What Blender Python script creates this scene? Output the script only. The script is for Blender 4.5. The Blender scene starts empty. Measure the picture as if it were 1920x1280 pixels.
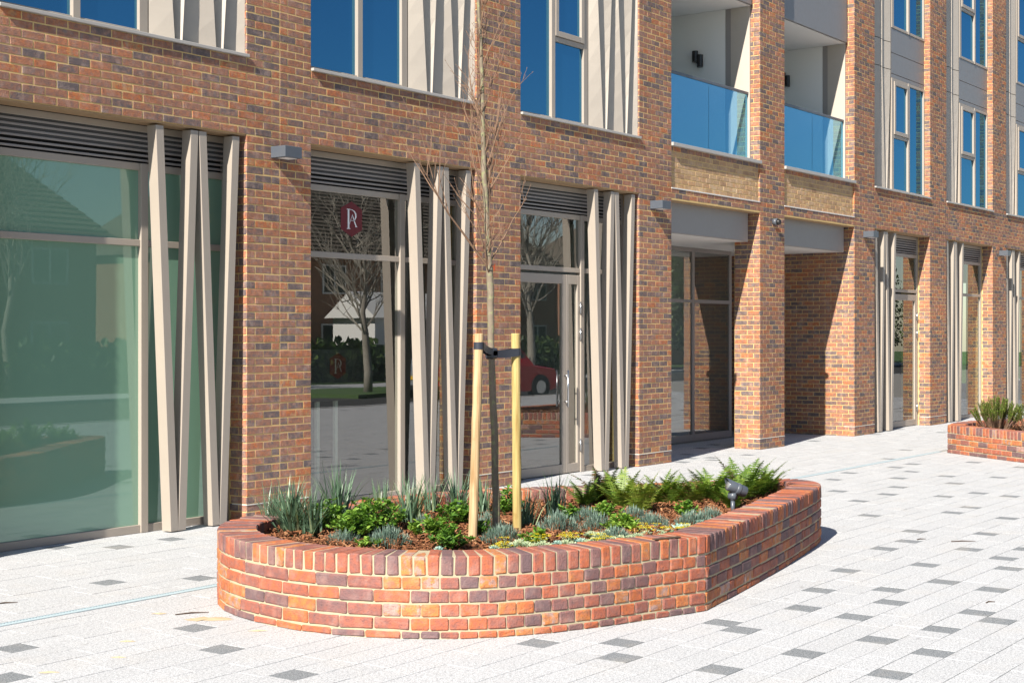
import bpy, math, random
import numpy as np
from mathutils import Vector, Matrix
random.seed(7); rng = np.random.default_rng(7)
sc = bpy.context.scene
COL = sc.collection
R_ = math.radians

# ------------------------------------------------------------------ camera, sky, sun, exposure
THETA = math.atan2(2770., 2000.); CT, ST = math.cos(THETA), math.sin(THETA)
CAM = Vector((0., -10.52, 1.84))
cam_d = bpy.data.cameras.new('camera'); cam = bpy.data.objects.new('camera', cam_d); COL.objects.link(cam)
cam_d.sensor_width = 36.; cam_d.lens = 2770. / 1920. * 36.; cam_d.shift_y = -15. / 1920.
cam_d.clip_start = .1; cam_d.clip_end = 600.
cam.location = CAM
cam.rotation_euler = (R_(90), 0, math.atan2(CT, ST) - R_(90))
sc.camera = cam
SUN_TRAVEL = Vector((5.2, 1.0, -4.05)).normalized()
SUN_EL = math.asin(-SUN_TRAVEL.z)
world = bpy.data.worlds.new('World'); sc.world = world; world.use_nodes = True
wn = world.node_tree.nodes; wl = world.node_tree.links
sky = wn.new('ShaderNodeTexSky'); sky.sky_type = 'NISHITA'; sky.sun_disc = False
sky.sun_elevation = SUN_EL
sky.sun_rotation = math.atan2(-SUN_TRAVEL.x, -SUN_TRAVEL.y)
sky.altitude = 100; sky.air_density = 1.0; sky.dust_density = .3; sky.ozone_density = 2.2
wl.new(sky.outputs[0], wn['Background'].inputs[0]); wn['Background'].inputs[1].default_value = .06
sun_d = bpy.data.lights.new('sun', 'SUN'); sun_d.energy = 5.0; sun_d.angle = R_(.5); sun_d.color = (1., .93, .82)
sun_o = bpy.data.objects.new('sun', sun_d); COL.objects.link(sun_o)
sun_o.rotation_euler = SUN_TRAVEL.to_track_quat('-Z', 'Y').to_euler(); sun_o.location = (-20, -8, 25)
sc.view_settings.view_transform = 'Standard'; sc.view_settings.look = 'None'
sc.view_settings.gamma = 1.; sc.view_settings.use_curve_mapping = False
sc.view_settings.exposure = 1.05
sc.cycles.use_denoising = True
sc.cycles.max_bounces = 8; sc.cycles.diffuse_bounces = 3; sc.cycles.glossy_bounces = 4
sc.cycles.transparent_max_bounces = 12; sc.cycles.sample_clamp_indirect = 6.

# ------------------------------------------------------------------ measuring helpers (photo pixel -> place)
def ray(x, y):
    u = (x - 960.) / 2770.; v = (625. - y) / 2770.
    return (ST + u * CT, CT - u * ST, v)
def fac(x, y, yp=0.):
    d = ray(x, y); t = (yp - CAM.y) / d[1]; return (d[0] * t, CAM.z + d[2] * t)
def gnd(x, y, z=0.):
    d = ray(x, y); t = (z - CAM.z) / d[2]; return (d[0] * t, CAM.y + d[1] * t)
def xpl(x, y, xp):
    d = ray(x, y); t = xp / d[0]; return (CAM.y + d[1] * t, CAM.z + d[2] * t)
def proj(p):
    dx, dy = p[0], p[1] - CAM.y; zz = dx * ST + dy * CT
    if zz < .3: return (-1e4, -1e4, .3)
    return (960 + 2770 * (dx * CT - dy * ST) / zz, 625 - 2770 * (p[2] - CAM.z) / zz, zz)

# ------------------------------------------------------------------ materials
MATS = {}
def mat(name, color=(.5, .5, .5), rough=.6, metal=0., spec=.5, build=None):
    m = bpy.data.materials.new(name); m.use_nodes = True
    nt = m.node_tree; b = nt.nodes['Principled BSDF']
    b.inputs['Base Color'].default_value = (*color, 1); b.inputs['Roughness'].default_value = rough
    b.inputs['Metallic'].default_value = metal; b.inputs['Specular IOR Level'].default_value = spec
    if build: build(nt, b)
    MATS[name] = m; return m
def N(nt, t, **k):
    n = nt.nodes.new(t)
    for a, v in k.items(): setattr(n, a, v)
    return n
def pos(nt): return N(nt, 'ShaderNodeNewGeometry').outputs['Position']
def noise(nt, vec, scale, detail=3., rough=.55):
    n = N(nt, 'ShaderNodeTexNoise'); n.inputs['Scale'].default_value = scale
    n.inputs['Detail'].default_value = detail; n.inputs['Roughness'].default_value = rough
    nt.links.new(vec, n.inputs['Vector']); return n.outputs['Fac']
def ramp(nt, fac_, stops, interp='LINEAR'):
    r = N(nt, 'ShaderNodeValToRGB'); r.color_ramp.interpolation = interp
    e = r.color_ramp.elements
    while len(e) < len(stops): e.new(.5)
    for k, (p, c) in enumerate(stops): e[k].position = p; e[k].color = (*c, 1)
    nt.links.new(fac_, r.inputs[0]); return r.outputs[0]
def mixc(nt, f, a, b, mode='MIX'):
    n = N(nt, 'ShaderNodeMix', data_type='RGBA', blend_type=mode)
    for s, v in ((n.inputs[0], f), (n.inputs[6], a), (n.inputs[7], b)):
        if isinstance(v, (int, float)): s.default_value = v
        elif isinstance(v, tuple): s.default_value = (*v, 1)
        else: nt.links.new(v, s)
    return n.outputs[2]
def bump(nt, b, h, strength=.4, dist=.004):
    n = N(nt, 'ShaderNodeBump'); n.inputs['Strength'].default_value = strength; n.inputs['Distance'].default_value = dist
    nt.links.new(h, n.inputs['Height']); nt.links.new(n.outputs[0], b.inputs['Normal'])
def attr(nt, nm='tone'): 
    a = N(nt, 'ShaderNodeAttribute'); a.attribute_name = nm; return a.outputs['Fac']

def brick_build(stops, dark=(.1, .09, .1), amt=.55, bs=.9, light=(.50, .38, .33), wobble=1.1, bloom=.45):
    def f(nt, b):
        P = pos(nt)
        wob = N(nt, 'ShaderNodeMath', operation='MULTIPLY_ADD'); nt.links.new(noise(nt, P, 17, 5, .62), wob.inputs[0]); wob.inputs[1].default_value = wobble
        sh = N(nt, 'ShaderNodeMath', operation='SUBTRACT'); nt.links.new(attr(nt), sh.inputs[0]); sh.inputs[1].default_value = wobble / 2; nt.links.new(sh.outputs[0], wob.inputs[2])
        base = ramp(nt, wob.outputs[0], stops)
        n1 = noise(nt, P, 26, 5, .65); n2 = noise(nt, P, 95, 3); n3 = noise(nt, P, 11, 3, .65)
        c = mixc(nt, ramp(nt, n1, [(.42, (0, 0, 0)), (.68, (1, 1, 1))]), base, mixc(nt, amt, base, dark))
        c = mixc(nt, ramp(nt, n2, [(.3, (0, 0, 0)), (.42, (1, 1, 1))]), mixc(nt, .45, c, (.06, .05, .055)), c)
        c = mixc(nt, ramp(nt, n3, [(.48, (0, 0, 0)), (.78, (bloom, bloom, bloom))]), c, light)
        n4 = noise(nt, P, .8, 4); v = ramp(nt, n4, [(.3, (.80, .79, .79)), (.7, (1.12, 1.12, 1.12))]); c = mixc(nt, 1., c, v, 'MULTIPLY')
        nt.links.new(c, b.inputs['Base Color']); bump(nt, b, n2, bs, .006)
    return f
FAC_STOPS = [(0, (.135, .105, .105)), (.14, (.20, .132, .115)), (.28, (.29, .15, .108)), (.45, (.36, .165, .10)), (.62, (.40, .165, .088)), (.8, (.44, .16, .072)), (.93, (.49, .15, .052)), (1, (.48, .235, .10))]
mat('facade_brick', rough=.85, spec=.25, build=brick_build(FAC_STOPS))
mat('planter_brick', rough=.8, spec=.3, build=brick_build([(0, (.14, .09, .095)), (.18, (.205, .098, .09)), (.38, (.29, .10, .07)), (.58, (.37, .105, .055)), (.78, (.43, .125, .045)), (.93, (.47, .18, .052)), (1, (.36, .23, .20))], dark=(.13, .08, .08), amt=.55, light=(.48, .33, .28), wobble=.6, bloom=.3))
mat('yellow_brick', rough=.85, spec=.25, build=brick_build([(0, (.36, .22, .13)), (.3, (.46, .30, .17)), (.6, (.54, .37, .21)), (.85, (.50, .28, .14)), (1, (.58, .42, .25))], dark=(.25, .15, .09), amt=.4))
def mortar_build(c1, c2):
    def f(nt, b):
        P = pos(nt); n = noise(nt, P, 30, 4); n2 = noise(nt, P, 180, 2)
        nt.links.new(mixc(nt, n, c1, c2), b.inputs['Base Color']); bump(nt, b, n2, .5, .003)
    return f
mat('buff_mortar', rough=.95, spec=.1, build=mortar_build((.54, .37, .15), (.70, .51, .25)))
mat('cream_mortar', rough=.95, spec=.1, build=mortar_build((.33, .285, .19), (.46, .40, .28)))
def metal_build(c, dirt=.12, r=.45):
    def f(nt, b):
        P = pos(nt); n = noise(nt, P, 3.5, 4)
        nt.links.new(mixc(nt, ramp(nt, n, [(.4, (0, 0, 0)), (.75, (dirt, dirt, dirt))]), c, (.2, .18, .16)), b.inputs['Base Color'])
        rr = N(nt, 'ShaderNodeMapRange'); rr.inputs[3].default_value = r - .08; rr.inputs[4].default_value = r + .12
        nt.links.new(noise(nt, P, 14, 3), rr.inputs[0]); nt.links.new(rr.outputs[0], b.inputs['Roughness'])
    return f
mat('taupe_metal', build=metal_build((.345, .30, .255)))
mat('beige_panel', build=metal_build((.425, .38, .33), .12, .5))
mat('grey_panel', build=metal_build((.185, .18, .185), .1, .38))
mat('canopy_panel', build=metal_build((.265, .25, .24), .1, .4))
mat('slat_metal', build=metal_build((.27, .25, .24), .1, .4))
mat('black_gap', (.012, .012, .013), .9)
mat('lamp_metal', build=metal_build((.075, .088, .11), .1, .35))
mat('sill_metal', build=metal_build((.40, .38, .36), .1, .42))
mat('lead_strip', (.62, .60, .57), .6)
mat('steel', (.55, .56, .58), .28, 1.)
mat('white_plaster', (.74, .73, .71), .8, build=lambda nt, b: bump(nt, b, noise(nt, pos(nt), 60, 3), .15, .002))
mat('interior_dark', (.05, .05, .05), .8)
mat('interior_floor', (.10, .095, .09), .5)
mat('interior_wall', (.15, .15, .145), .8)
def glass(name, ior, tint, trans, refl=(1, 1, 1), rough=0., coat=None):
    m = bpy.data.materials.new(name); m.use_nodes = True; nt = m.node_tree; nt.nodes.remove(nt.nodes['Principled BSDF'])
    out = nt.nodes['Material Output']
    fr = N(nt, 'ShaderNodeFresnel'); fr.inputs['IOR'].default_value = ior
    g = N(nt, 'ShaderNodeBsdfGlossy'); g.inputs['Roughness'].default_value = rough; g.inputs['Color'].default_value = (*refl, 1)
    if trans: t = N(nt, 'ShaderNodeBsdfTransparent')
    else: t = N(nt, 'ShaderNodeBsdfDiffuse')
    t.inputs['Color'].default_value = (*tint, 1)
    mx = N(nt, 'ShaderNodeMixShader'); ml = N(nt, 'ShaderNodeMath', operation='MULTIPLY'); iv = N(nt, 'ShaderNodeMath', operation='SUBTRACT'); iv.inputs[0].default_value = 1.
    nt.links.new(N(nt, 'ShaderNodeNewGeometry').outputs['Backfacing'], iv.inputs[1]); nt.links.new(iv.outputs[0], ml.inputs[1])   # one reflecting face per pane
    (nt.links.new(fr.outputs[0], ml.inputs[0]) if coat is None else setattr(ml.inputs[0], 'default_value', coat)); nt.links.new(ml.outputs[0], mx.inputs[0]); nt.links.new(t.outputs[0], mx.inputs[1]); nt.links.new(g.outputs[0], mx.inputs[2])
    nt.links.new(mx.outputs[0], out.inputs[0]); MATS[name] = m
    w = N(nt, 'ShaderNodeBump'); w.inputs['Strength'].default_value = .02; w.inputs['Distance'].default_value = .02
    nt.links.new(noise(nt, pos(nt), 1.1, 1), w.inputs['Height']); nt.links.new(w.outputs[0], g.inputs['Normal'])
    return m
glass('clear_glass', 2.7, (.80, .84, .82), True)
glass('green_film_glass', 2.0, (.175, .31, .225), False, (.86, 1, 1.))
glass('solar_glass', 3.6, (.004, .02, .05), False, (.20, .62, 1.))
glass('rail_glass', 1.5, (.66, .84, .92), True, (.22, .62, .95), coat=.42)
def paver_build(c1, c2, c3, big=.06):
    def f(nt, b):
        P = pos(nt); n = noise(nt, P, 150, 2, .7); n2 = noise(nt, P, 2.2, 4); n3 = noise(nt, P, 55, 3, .65)
        c = ramp(nt, n, [(.30, c1), (.46, c2), (.66, c3)])
        c = mixc(nt, ramp(nt, n3, [(.34, (.55, .55, .55)), (.52, (0, 0, 0))]), c, c1)
        tn = N(nt, 'ShaderNodeMapRange'); tn.inputs[3].default_value = .97; tn.inputs[4].default_value = 1.03; nt.links.new(attr(nt), tn.inputs[0])
        c = mixc(nt, 1., c, tn.outputs[0], 'MULTIPLY')
        c = mixc(nt, ramp(nt, n2, [(.52, (0, 0, 0)), (.8, (big * 6, big * 6, big * 6))]), c, (.50, .44, .36))
        n5 = noise(nt, P, 6.5, 2); c = mixc(nt, ramp(nt, n5, [(.70, (0, 0, 0)), (.735, (.3, .3, .3))]), c, (.16, .15, .14))
        nt.links.new(c, b.inputs['Base Color']); bump(nt, b, n, .35, .003)
    return f
mat('pale_paver', rough=.85, spec=.2, build=paver_build((.17, .175, .185), (.44, .45, .465), (.62, .63, .645), .03))
mat('dark_paver', rough=.8, spec=.2, build=paver_build((.075, .085, .095), (.17, .185, .20), (.36, .37, .38)))
mat('paving_joint', (.30, .29, .27), .95, spec=.1)
mat('drain_steel', (.34, .42, .46), .5, .0, build=lambda nt, b: None)
mat('sand', rough=.95, spec=.1, build=mortar_build((.40, .31, .19), (.52, .43, .30)))
mat('asphalt', rough=.9, spec=.2, build=lambda nt, b: (nt.links.new(mixc(nt, noise(nt, pos(nt), 40, 3), (.035, .035, .037), (.07, .07, .07)), b.inputs['Base Color'])))
mat('grass', rough=.9, build=lambda nt, b: nt.links.new(mixc(nt, noise(nt, pos(nt), 8, 4), (.03, .07, .015), (.08, .15, .03)), b.inputs['Base Color']))
mat('soil', rough=.95, spec=.1, build=lambda nt, b: (nt.links.new(mixc(nt, noise(nt, pos(nt), 40, 4), (.035, .018, .010), (.11, .05, .025)), b.inputs['Base Color']), bump(nt, b, noise(nt, pos(nt), 50, 3), .8, .01)))
mat('bark_chip', rough=.85, spec=.2, build=lambda nt, b: nt.links.new(mixc(nt, .45, ramp(nt, attr(nt), [(0, (.05, .022, .012)), (.4, (.16, .06, .028)), (.75, (.30, .125, .055)), (1, (.48, .27, .14))]), ramp(nt, noise(nt, pos(nt), 80, 2), [(.3, (.08, .03, .015)), (.7, (.3, .13, .06))])), b.inputs['Base Color']))
def leaf(name, stops, rough=.5, trans=.22):
    m = bpy.data.materials.new(name); m.use_nodes = True; nt = m.node_tree; b = nt.nodes['Principled BSDF']
    c = ramp(nt, attr(nt), stops); nt.links.new(c, b.inputs['Base Color']); b.inputs['Roughness'].default_value = rough; b.inputs['Specular IOR Level'].default_value = .4
    t = N(nt, 'ShaderNodeBsdfTranslucent'); nt.links.new(mixc(nt, 1., c, (1.3, 1.5, .6), 'MULTIPLY'), t.inputs['Color'])
    mx = N(nt, 'ShaderNodeMixShader'); mx.inputs[0].default_value = trans
    nt.links.new(b.outputs[0], mx.inputs[1]); nt.links.new(t.outputs[0], mx.inputs[2]); nt.links.new(mx.outputs[0], nt.nodes['Material Output'].inputs[0])
    MATS[name] = m
leaf('strap_leaf', [(0, (.40, .29, .12)), (.08, (.09, .14, .075)), (.4, (.075, .135, .085)), (.75, (.125, .20, .125)), (1, (.29, .35, .20))], .40, .12)
leaf('green_leaf', [(0, (.02, .055, .012)), (.35, (.055, .13, .02)), (.7, (.12, .24, .03)), (1, (.24, .36, .06))], .38, .25)
leaf('grey_leaf', [(0, (.05, .09, .07)), (.4, (.13, .20, .16)), (.75, (.24, .33, .28)), (1, (.40, .48, .40))], .6, .12)
leaf('fern_leaf', [(0, (.16, .09, .04)), (.12, (.05, .09, .015)), (.45, (.10, .18, .025)), (.75, (.20, .28, .04)), (1, (.34, .36, .07))], .5, .28)
leaf('sedum_leaf', [(0, (.12, .21, .12)), (.45, (.28, .37, .23)), (.75, (.42, .48, .31)), (1, (.56, .55, .34))], .5, .1)
leaf('blue_rosette_leaf', [(0, (.10, .22, .20)), (.5, (.24, .40, .36)), (1, (.50, .60, .50))], .5, .1)
leaf('yellow_flower', [(0, (.45, .38, .02)), (.5, (.66, .52, .02)), (1, (.80, .68, .06))], .6, .2)
leaf('olive_leaf', [(0, (.04, .07, .012)), (.4, (.10, .16, .022)), (.8, (.22, .27, .04)), (1, (.36, .36, .09))], .5, .2)
leaf('hedge_leaf', [(0, (.012, .03, .01)), (.6, (.04, .08, .02)), (1, (.1, .15, .04))], .5, .15)
def wood_build(c1, c2, c3):
    def f(nt, b):
        mp = N(nt, 'ShaderNodeMapping'); mp.inputs['Scale'].default_value = (34, 34, 2.2); nt.links.new(pos(nt), mp.inputs[0])
        n = noise(nt, mp.outputs[0], 1., 4); n2 = noise(nt, pos(nt), 7, 2)
        c = ramp(nt, n, [(.3, c2), (.55, c1), (.8, c3)]); c = mixc(nt, ramp(nt, n2, [(.66, (0, 0, 0)), (.74, (.7, .7, .7))]), c, c2)
        nt.links.new(c, b.inputs['Base Color']); bump(nt, b, n, .3, .003)
    return f
mat('pale_wood', rough=.75, spec=.2, build=wood_build((.45, .32, .18), (.29, .18, .085), (.54, .41, .25)))
mat('yellow_wood', rough=.75, spec=.2, build=wood_build((.42, .325, .13), (.28, .19, .065), (.52, .42, .20)))
mat('tree_bark', rough=.85, spec=.2, build=lambda nt, b: (nt.links.new(mixc(nt, ramp(nt, noise(nt, pos(nt), 26, 4), [(.5, (0, 0, 0)), (.68, (1, 1, 1))]), mixc(nt, noise(nt, pos(nt), 9, 2), (.13, .10, .07), (.25, .21, .16)), (.24, .25, .13)), b.inputs['Base Color']), bump(nt, b, noise(nt, pos(nt), 60, 3), .6, .004)))
mat('twig_bark', (.20, .125, .085), .8, spec=.2)
mat('silver_bark', rough=.85, build=lambda nt, b: nt.links.new(mixc(nt, noise(nt, pos(nt), 12, 4), (.16, .145, .12), (.36, .33, .28)), b.inputs['Base Color']))
mat('rubber', (.028, .032, .045), .42, spec=.5)
mat('orange_tag', (.75, .10, .02), .5)
mat('emblem_red', (.13, .004, .009), .35)
mat('emblem_dark_red', (.16, .02, .018), .4)
mat('emblem_white', (.78, .78, .78), .5)
mat('emblem_grey', (.45, .38, .34), .5)
mat('board_dark', (.06, .06, .063), .45)
mat('board_text', (.012, .012, .012), .6)
mat('post_white', (.62, .63, .55), .5)
mat('black_plastic', (.012, .012, .013), .35)
mat('lens_glass', (.55, .57, .6), .12, .7)
mat('red_paint', (.42, .008, .018), .25, spec=.6)
mat('silver_paint', (.30, .33, .37), .3, .4)
mat('white_paint', (.75, .75, .74), .4)
mat('car_glass', (.02, .03, .035), .08)
mat('tyre', (.02, .02, .02), .8)
mat('plate_yellow', (.75, .45, .02), .5)
mat('plate_white', (.75, .75, .72), .5)
mat('lamp_red', (.35, .02, .02), .3)
mat('roof_tile', rough=.85, build=lambda nt, b: nt.links.new(mixc(nt, noise(nt, pos(nt), 3, 4), (.085, .072, .06), (.16, .125, .095)), b.inputs['Base Color']))
mat('house_brick', rough=.85, build=lambda nt, b: nt.links.new(mixc(nt, noise(nt, pos(nt), 5, 4), (.24, .12, .075), (.34, .18, .11)), b.inputs['Base Color']))
mat('white_frame', (.72, .72, .70), .5)


mat('soffit_brick', rough=.9, spec=.2, build=mortar_build((.30, .20, .12), (.42, .29, .17)))
mat('dead_twig', (.07, .048, .035), .85, spec=.2)

# ------------------------------------------------------------------ mesh helpers
class MB:
    def __init__(s): s.v = []; s.f = []; s.t = []; s.m = []
    def add(s, vs, fs, tone=.5, mi=0):
        k = len(s.v); s.v.extend(vs)
        for f in fs: s.f.append([i + k for i in f]); s.t.append(tone); s.m.append(mi)
        return s
    def box(s, x0, x1, y0, y1, z0, z1, tone=.5, mi=0):
        vs = [(x, y, z) for x in (x0, x1) for y in (y0, y1) for z in (z0, z1)]
        return s.add(vs, [(0, 1, 3, 2), (4, 6, 7, 5), (0, 4, 5, 1), (2, 3, 7, 6), (0, 2, 6, 4), (1, 5, 7, 3)], tone, mi)
    def cbox(s, x0, x1, y0, y1, z0, z1, b=.004, tone=.5, mi=0, M=None):
        vs, fs = chamfer((x1 - x0) / 2, (y1 - y0) / 2, (z1 - z0) / 2, b)
        c = Vector(((x0 + x1) / 2, (y0 + y1) / 2, (z0 + z1) / 2))
        vs = [Vector(v) + c for v in vs]
        if M is not None: vs = [M @ v for v in vs]
        return s.add([tuple(v) for v in vs], fs, tone, mi)
    def prism(s, poly, z0, z1, tone=.5, mi=0):
        n = len(poly); vs = [(x, y, z0) for x, y in poly] + [(x, y, z1) for x, y in poly]
        fs = [tuple(range(n - 1, -1, -1)), tuple(range(n, 2 * n))] + [(i, (i + 1) % n, n + (i + 1) % n, n + i) for i in range(n)]
        return s.add(vs, fs, tone, mi)
    def tube(s, pts, rad, sides=6, tone=.5, mi=0, cap=True):
        pts = [Vector(p) for p in pts]; n = len(pts); k = len(s.v)
        if not hasattr(rad, '__len__'): rad = [rad] * n
        up = None
        for i, p in enumerate(pts):
            d = (pts[min(i + 1, n - 1)] - pts[max(i - 1, 0)]).normalized()
            if up is None: up = Vector((1, 0, 0)) if abs(d.x) < .8 else Vector((0, 1, 0))
            a = d.cross(up).normalized(); b = a.cross(d).normalized(); up = b
            for j in range(sides):
                th = 2 * math.pi * j / sides
                s.v.append(tuple(p + (a * math.cos(th) + b * math.sin(th)) * rad[i]))
        for i in range(n - 1):
            for j in range(sides):
                s.f.append([k + i * sides + j, k + i * sides + (j + 1) % sides, k + (i + 1) * sides + (j + 1) % sides, k + (i + 1) * sides + j]); s.t.append(tone); s.m.append(mi)
        if cap:
            s.f.append([k + j for j in range(sides)][::-1]); s.f.append([k + (n - 1) * sides + j for j in range(sides)]); s.t += [tone, tone]; s.m += [mi, mi]
        return s
    def mesh(s, name, mats, smooth=False):
        me = bpy.data.meshes.new(name); me.from_pydata(s.v, [], s.f); 
        for m in (mats if isinstance(mats, (list, tuple)) else [mats]): me.materials.append(MATS[m])
        if any(s.m): me.polygons.foreach_set('material_index', s.m)
        a = me.attributes.new('tone', 'FLOAT', 'FACE'); a.data.foreach_set('value', s.t)
        me.polygons.foreach_set('use_smooth', [smooth] * len(s.f))
        me.update(); return me
    def obj(s, name, mats, parent=None, smooth=False, **k):
        return link(name, s.mesh(name, mats, smooth), parent, **k)
def link(name, data, parent=None, label=None, cat=None, group=None, kind=None, M=None):
    o = bpy.data.objects.new(name, data); COL.objects.link(o)
    if parent is not None: o.parent = parent
    if M is not None: o.matrix_local = M
    if label: o['label'] = label
    if cat: o['category'] = cat
    if group: o['group'] = group
    if kind: o['kind'] = kind
    return o
def thing(name, label, cat, loc=(0, 0, 0), rz=0., group=None):
    o = link(name, None, None, label, cat, group); o.location = loc; o.rotation_euler = (0, 0, rz); return o
def chamfer(a, b, c, e, jit=0.):
    e = min(e, a * .45, b * .45, c * .45); vs = []; idx = {}
    for sx in (-1, 1):
        for sy in (-1, 1):
            for sz in (-1, 1):
                for k in range(3):
                    p = [sx * a, sy * b, sz * c]
                    for q in range(3):
                        if q != k: p[q] -= (sx, sy, sz)[q] * e
                    idx[(sx, sy, sz, k)] = len(vs); vs.append(tuple(p[q] + (random.uniform(-jit, jit) if jit else 0) for q in range(3)))
    fs = []
    def orient(f):
        p = [Vector(vs[i]) for i in f]; c_ = sum(p, Vector()) / len(p)
        n = (p[1] - p[0]).cross(p[2] - p[0]); return f if n.dot(c_) > 0 else f[::-1]
    S = (-1, 1)
    for k in range(3):
        o = [q for q in range(3) if q != k]
        for s_ in S:
            f = []
            for u, w in ((-1, -1), (1, -1), (1, 1), (-1, 1)):
                t = [0, 0, 0]; t[k] = s_; t[o[0]] = u; t[o[1]] = w; f.append(idx[(*t, k)])
            fs.append(orient(f))
        for u in S:
            for w in S:
                f = []
                for s_, q in ((-1, o[0]), (1, o[0]), (1, o[1]), (-1, o[1])):
                    t = [0, 0, 0]; t[k] = s_; t[o[0]] = u; t[o[1]] = w; f.append(idx[(*t, q)])
                fs.append(orient(f))
    for sx in S:
        for sy in S:
            for sz in S: fs.append(orient([idx[(sx, sy, sz, k)] for k in range(3)]))
    return vs, fs
def open_brick(a, b, c, e, jit):
    """a brick face in local space: length along x (half a), outward is -y (front at -b), height z (half c); no back"""
    vs = []
    def ring(ins, y, j):
        for sx, sz in ((-1, -1), (1, -1), (1, 1), (-1, 1)):
            vs.append((sx * (a - ins) + random.uniform(-j, j), y, sz * (c - ins) + random.uniform(-j, j)))
    ring(0, b, 0); ring(0, -b + e, jit); ring(e, -b, jit)
    fs = [(8, 9, 10, 11)]
    for r in (0, 4):
        for i in range(4): fs.append((r + i, r + (i + 1) % 4, r + 4 + (i + 1) % 4, r + 4 + i))
    return vs, fs
class Pieces:
    """alike pieces (bricks, pavers): the ones that show largest become objects, the rest one joined mesh"""
    def __init__(s, name, shape, bevel, jit, nvar): s.name = name; s.shape = shape; s.bevel = bevel; s.jit = jit; s.nvar = nvar; s.items = []; s.cache = {}
    def put(s, M, dims, tone, mats, area=None): s.items.append((M, dims, tone, mats, area))
    def geo(s, dims, var):
        k = (dims, var)
        if k not in s.cache:
            h = [d / 2 for d in dims]
            s.cache[k] = (open_brick if s.shape == 'open' else chamfer)(*h, s.bevel, s.jit)
        return s.cache[k]
    def build(s, parent, limit=300, rest_name=None):
        def vis(it):
            if it[4] is not None: return it[4]
            M, d = it[0], it[1]; c = M.translation; x, y, z = proj(c)
            if not (-20 < x < 1940 and -20 < y < 1300): return 0.
            ax = [M.col[i].to_3d() * d[i] / 2 for i in range(3)]
            best = 0.
            for i, j, k in ((0, 2, 1), (0, 1, 2), (1, 2, 0)):
                n = ax[k].normalized(); vd = (Vector(c) - CAM).normalized()
                best += abs(n.dot(vd)) * ax[i].length * ax[j].length
            return best / z ** 2
        its = sorted(((vis(it), i) for i, it in enumerate(s.items)), reverse=True)
        big = [s.items[i] for a, i in its[:limit] if a > 0]; rest = [s.items[i] for a, i in its if True][len(big):]
        meshes = {}
        for n, (M, d, tone, m, _) in enumerate(big):
            tb = round(tone * 15) / 15; k = (d, n % s.nvar, tb, m)
            if k not in meshes:
                vs, fs = s.geo(d, n % s.nvar); mb = MB(); mb.add(vs, fs, tb); meshes[k] = mb.mesh(s.name, m)
            link(s.name, meshes[k], parent, M=M)
        for m in sorted(set(r[3] for r in rest)):
            V = []; L = []; S = []; T = []; off = 0; lo = 0
            for n, (M, d, tone, mm, _) in enumerate(rest):
                if mm != m: continue
                vs, fs = s.geo(d, n % s.nvar); a = np.array(vs); Mn = np.array(M)
                V.append(a @ Mn[:3, :3].T + Mn[:3, 3])
                for f in fs: L.extend(i + off for i in f); S.append(len(f)); T.append(tone)
                off += len(vs)
            if not V: continue
            V = np.concatenate(V).astype(np.float32); me = bpy.data.meshes.new(rest_name or s.name + 's')
            me.vertices.add(len(V)); me.vertices.foreach_set('co', V.ravel())
            me.loops.add(len(L)); me.loops.foreach_set('vertex_index', np.array(L, np.int32))
            S = np.array(S, np.int32); me.polygons.add(len(S)); st = np.concatenate(([0], np.cumsum(S)[:-1])).astype(np.int32)
            me.polygons.foreach_set('loop_start', st); me.polygons.foreach_set('loop_total', S); me.polygons.foreach_set('use_smooth', np.zeros(len(S), bool))
            me.materials.append(MATS[m]); at = me.attributes.new('tone', 'FLOAT', 'FACE'); at.data.foreach_set('value', np.array(T, np.float32))
            me.update(); me.validate(); link(rest_name or s.name + 's', me, parent, kind='stuff')

# ------------------------------------------------------------------ ground, paving, road
mb = MB(); mb.add([(-120, -140, -.16), (160, -140, -.16), (160, 60, -.16), (-120, 60, -.16)], [(0, 1, 2, 3)])
mb.obj('ground', 'grass', kind='structure')
mb = MB(); mb.box(-60, 90, -22.5, -14.2, -.15, -.10); mb.obj('road', 'asphalt', kind='structure')
mb = MB(); mb.box(-60, 90, -14.2, -14.05, -.15, 0.005); mb.obj('kerb', 'pale_paver', kind='structure')
mb = MB(); mb.box(-60, 90, -14.05, 8, -.15, -.005)
paving = mb.obj('paving', 'paving_joint', kind='structure')
# planter outlines (outer edge, world metres)
PL_CTRL = [(8.7, -2.56), (7.9, -2.56), (7.42, -2.66), (7.1, -2.88), (6.84, -3.22), (6.70, -3.6), (6.65, -4.0), (6.68, -4.36), (6.81, -4.72), (7.04, -5.06), (7.34, -5.31), (7.75, -5.52), (8.25, -5.69), (8.70, -5.83), 'c', (9.7, -5.65), (10.85, -5.42), (12.02, -5.14), (12.38, -4.98), (12.56, -4.74), (12.50, -4.48), (12.2, -4.24), (11.5, -3.80), (10.6, -3.10), (10.0, -2.74), (9.4, -2.58)]
PL2_CTRL = [(22.42, -2.62), 'c', (21.9, -3.30), (21.25, -4.2), (20.95, -4.75), (21.0, -5.2), (21.4, -5.5), (22.4, -5.6), (24.6, -5.5), (26.2, -5.1), (26.6, -4.6), (26.4, -4.0), (25.2, -3.2), (24.0, -2.66), (23.2, -2.5)]
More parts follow.
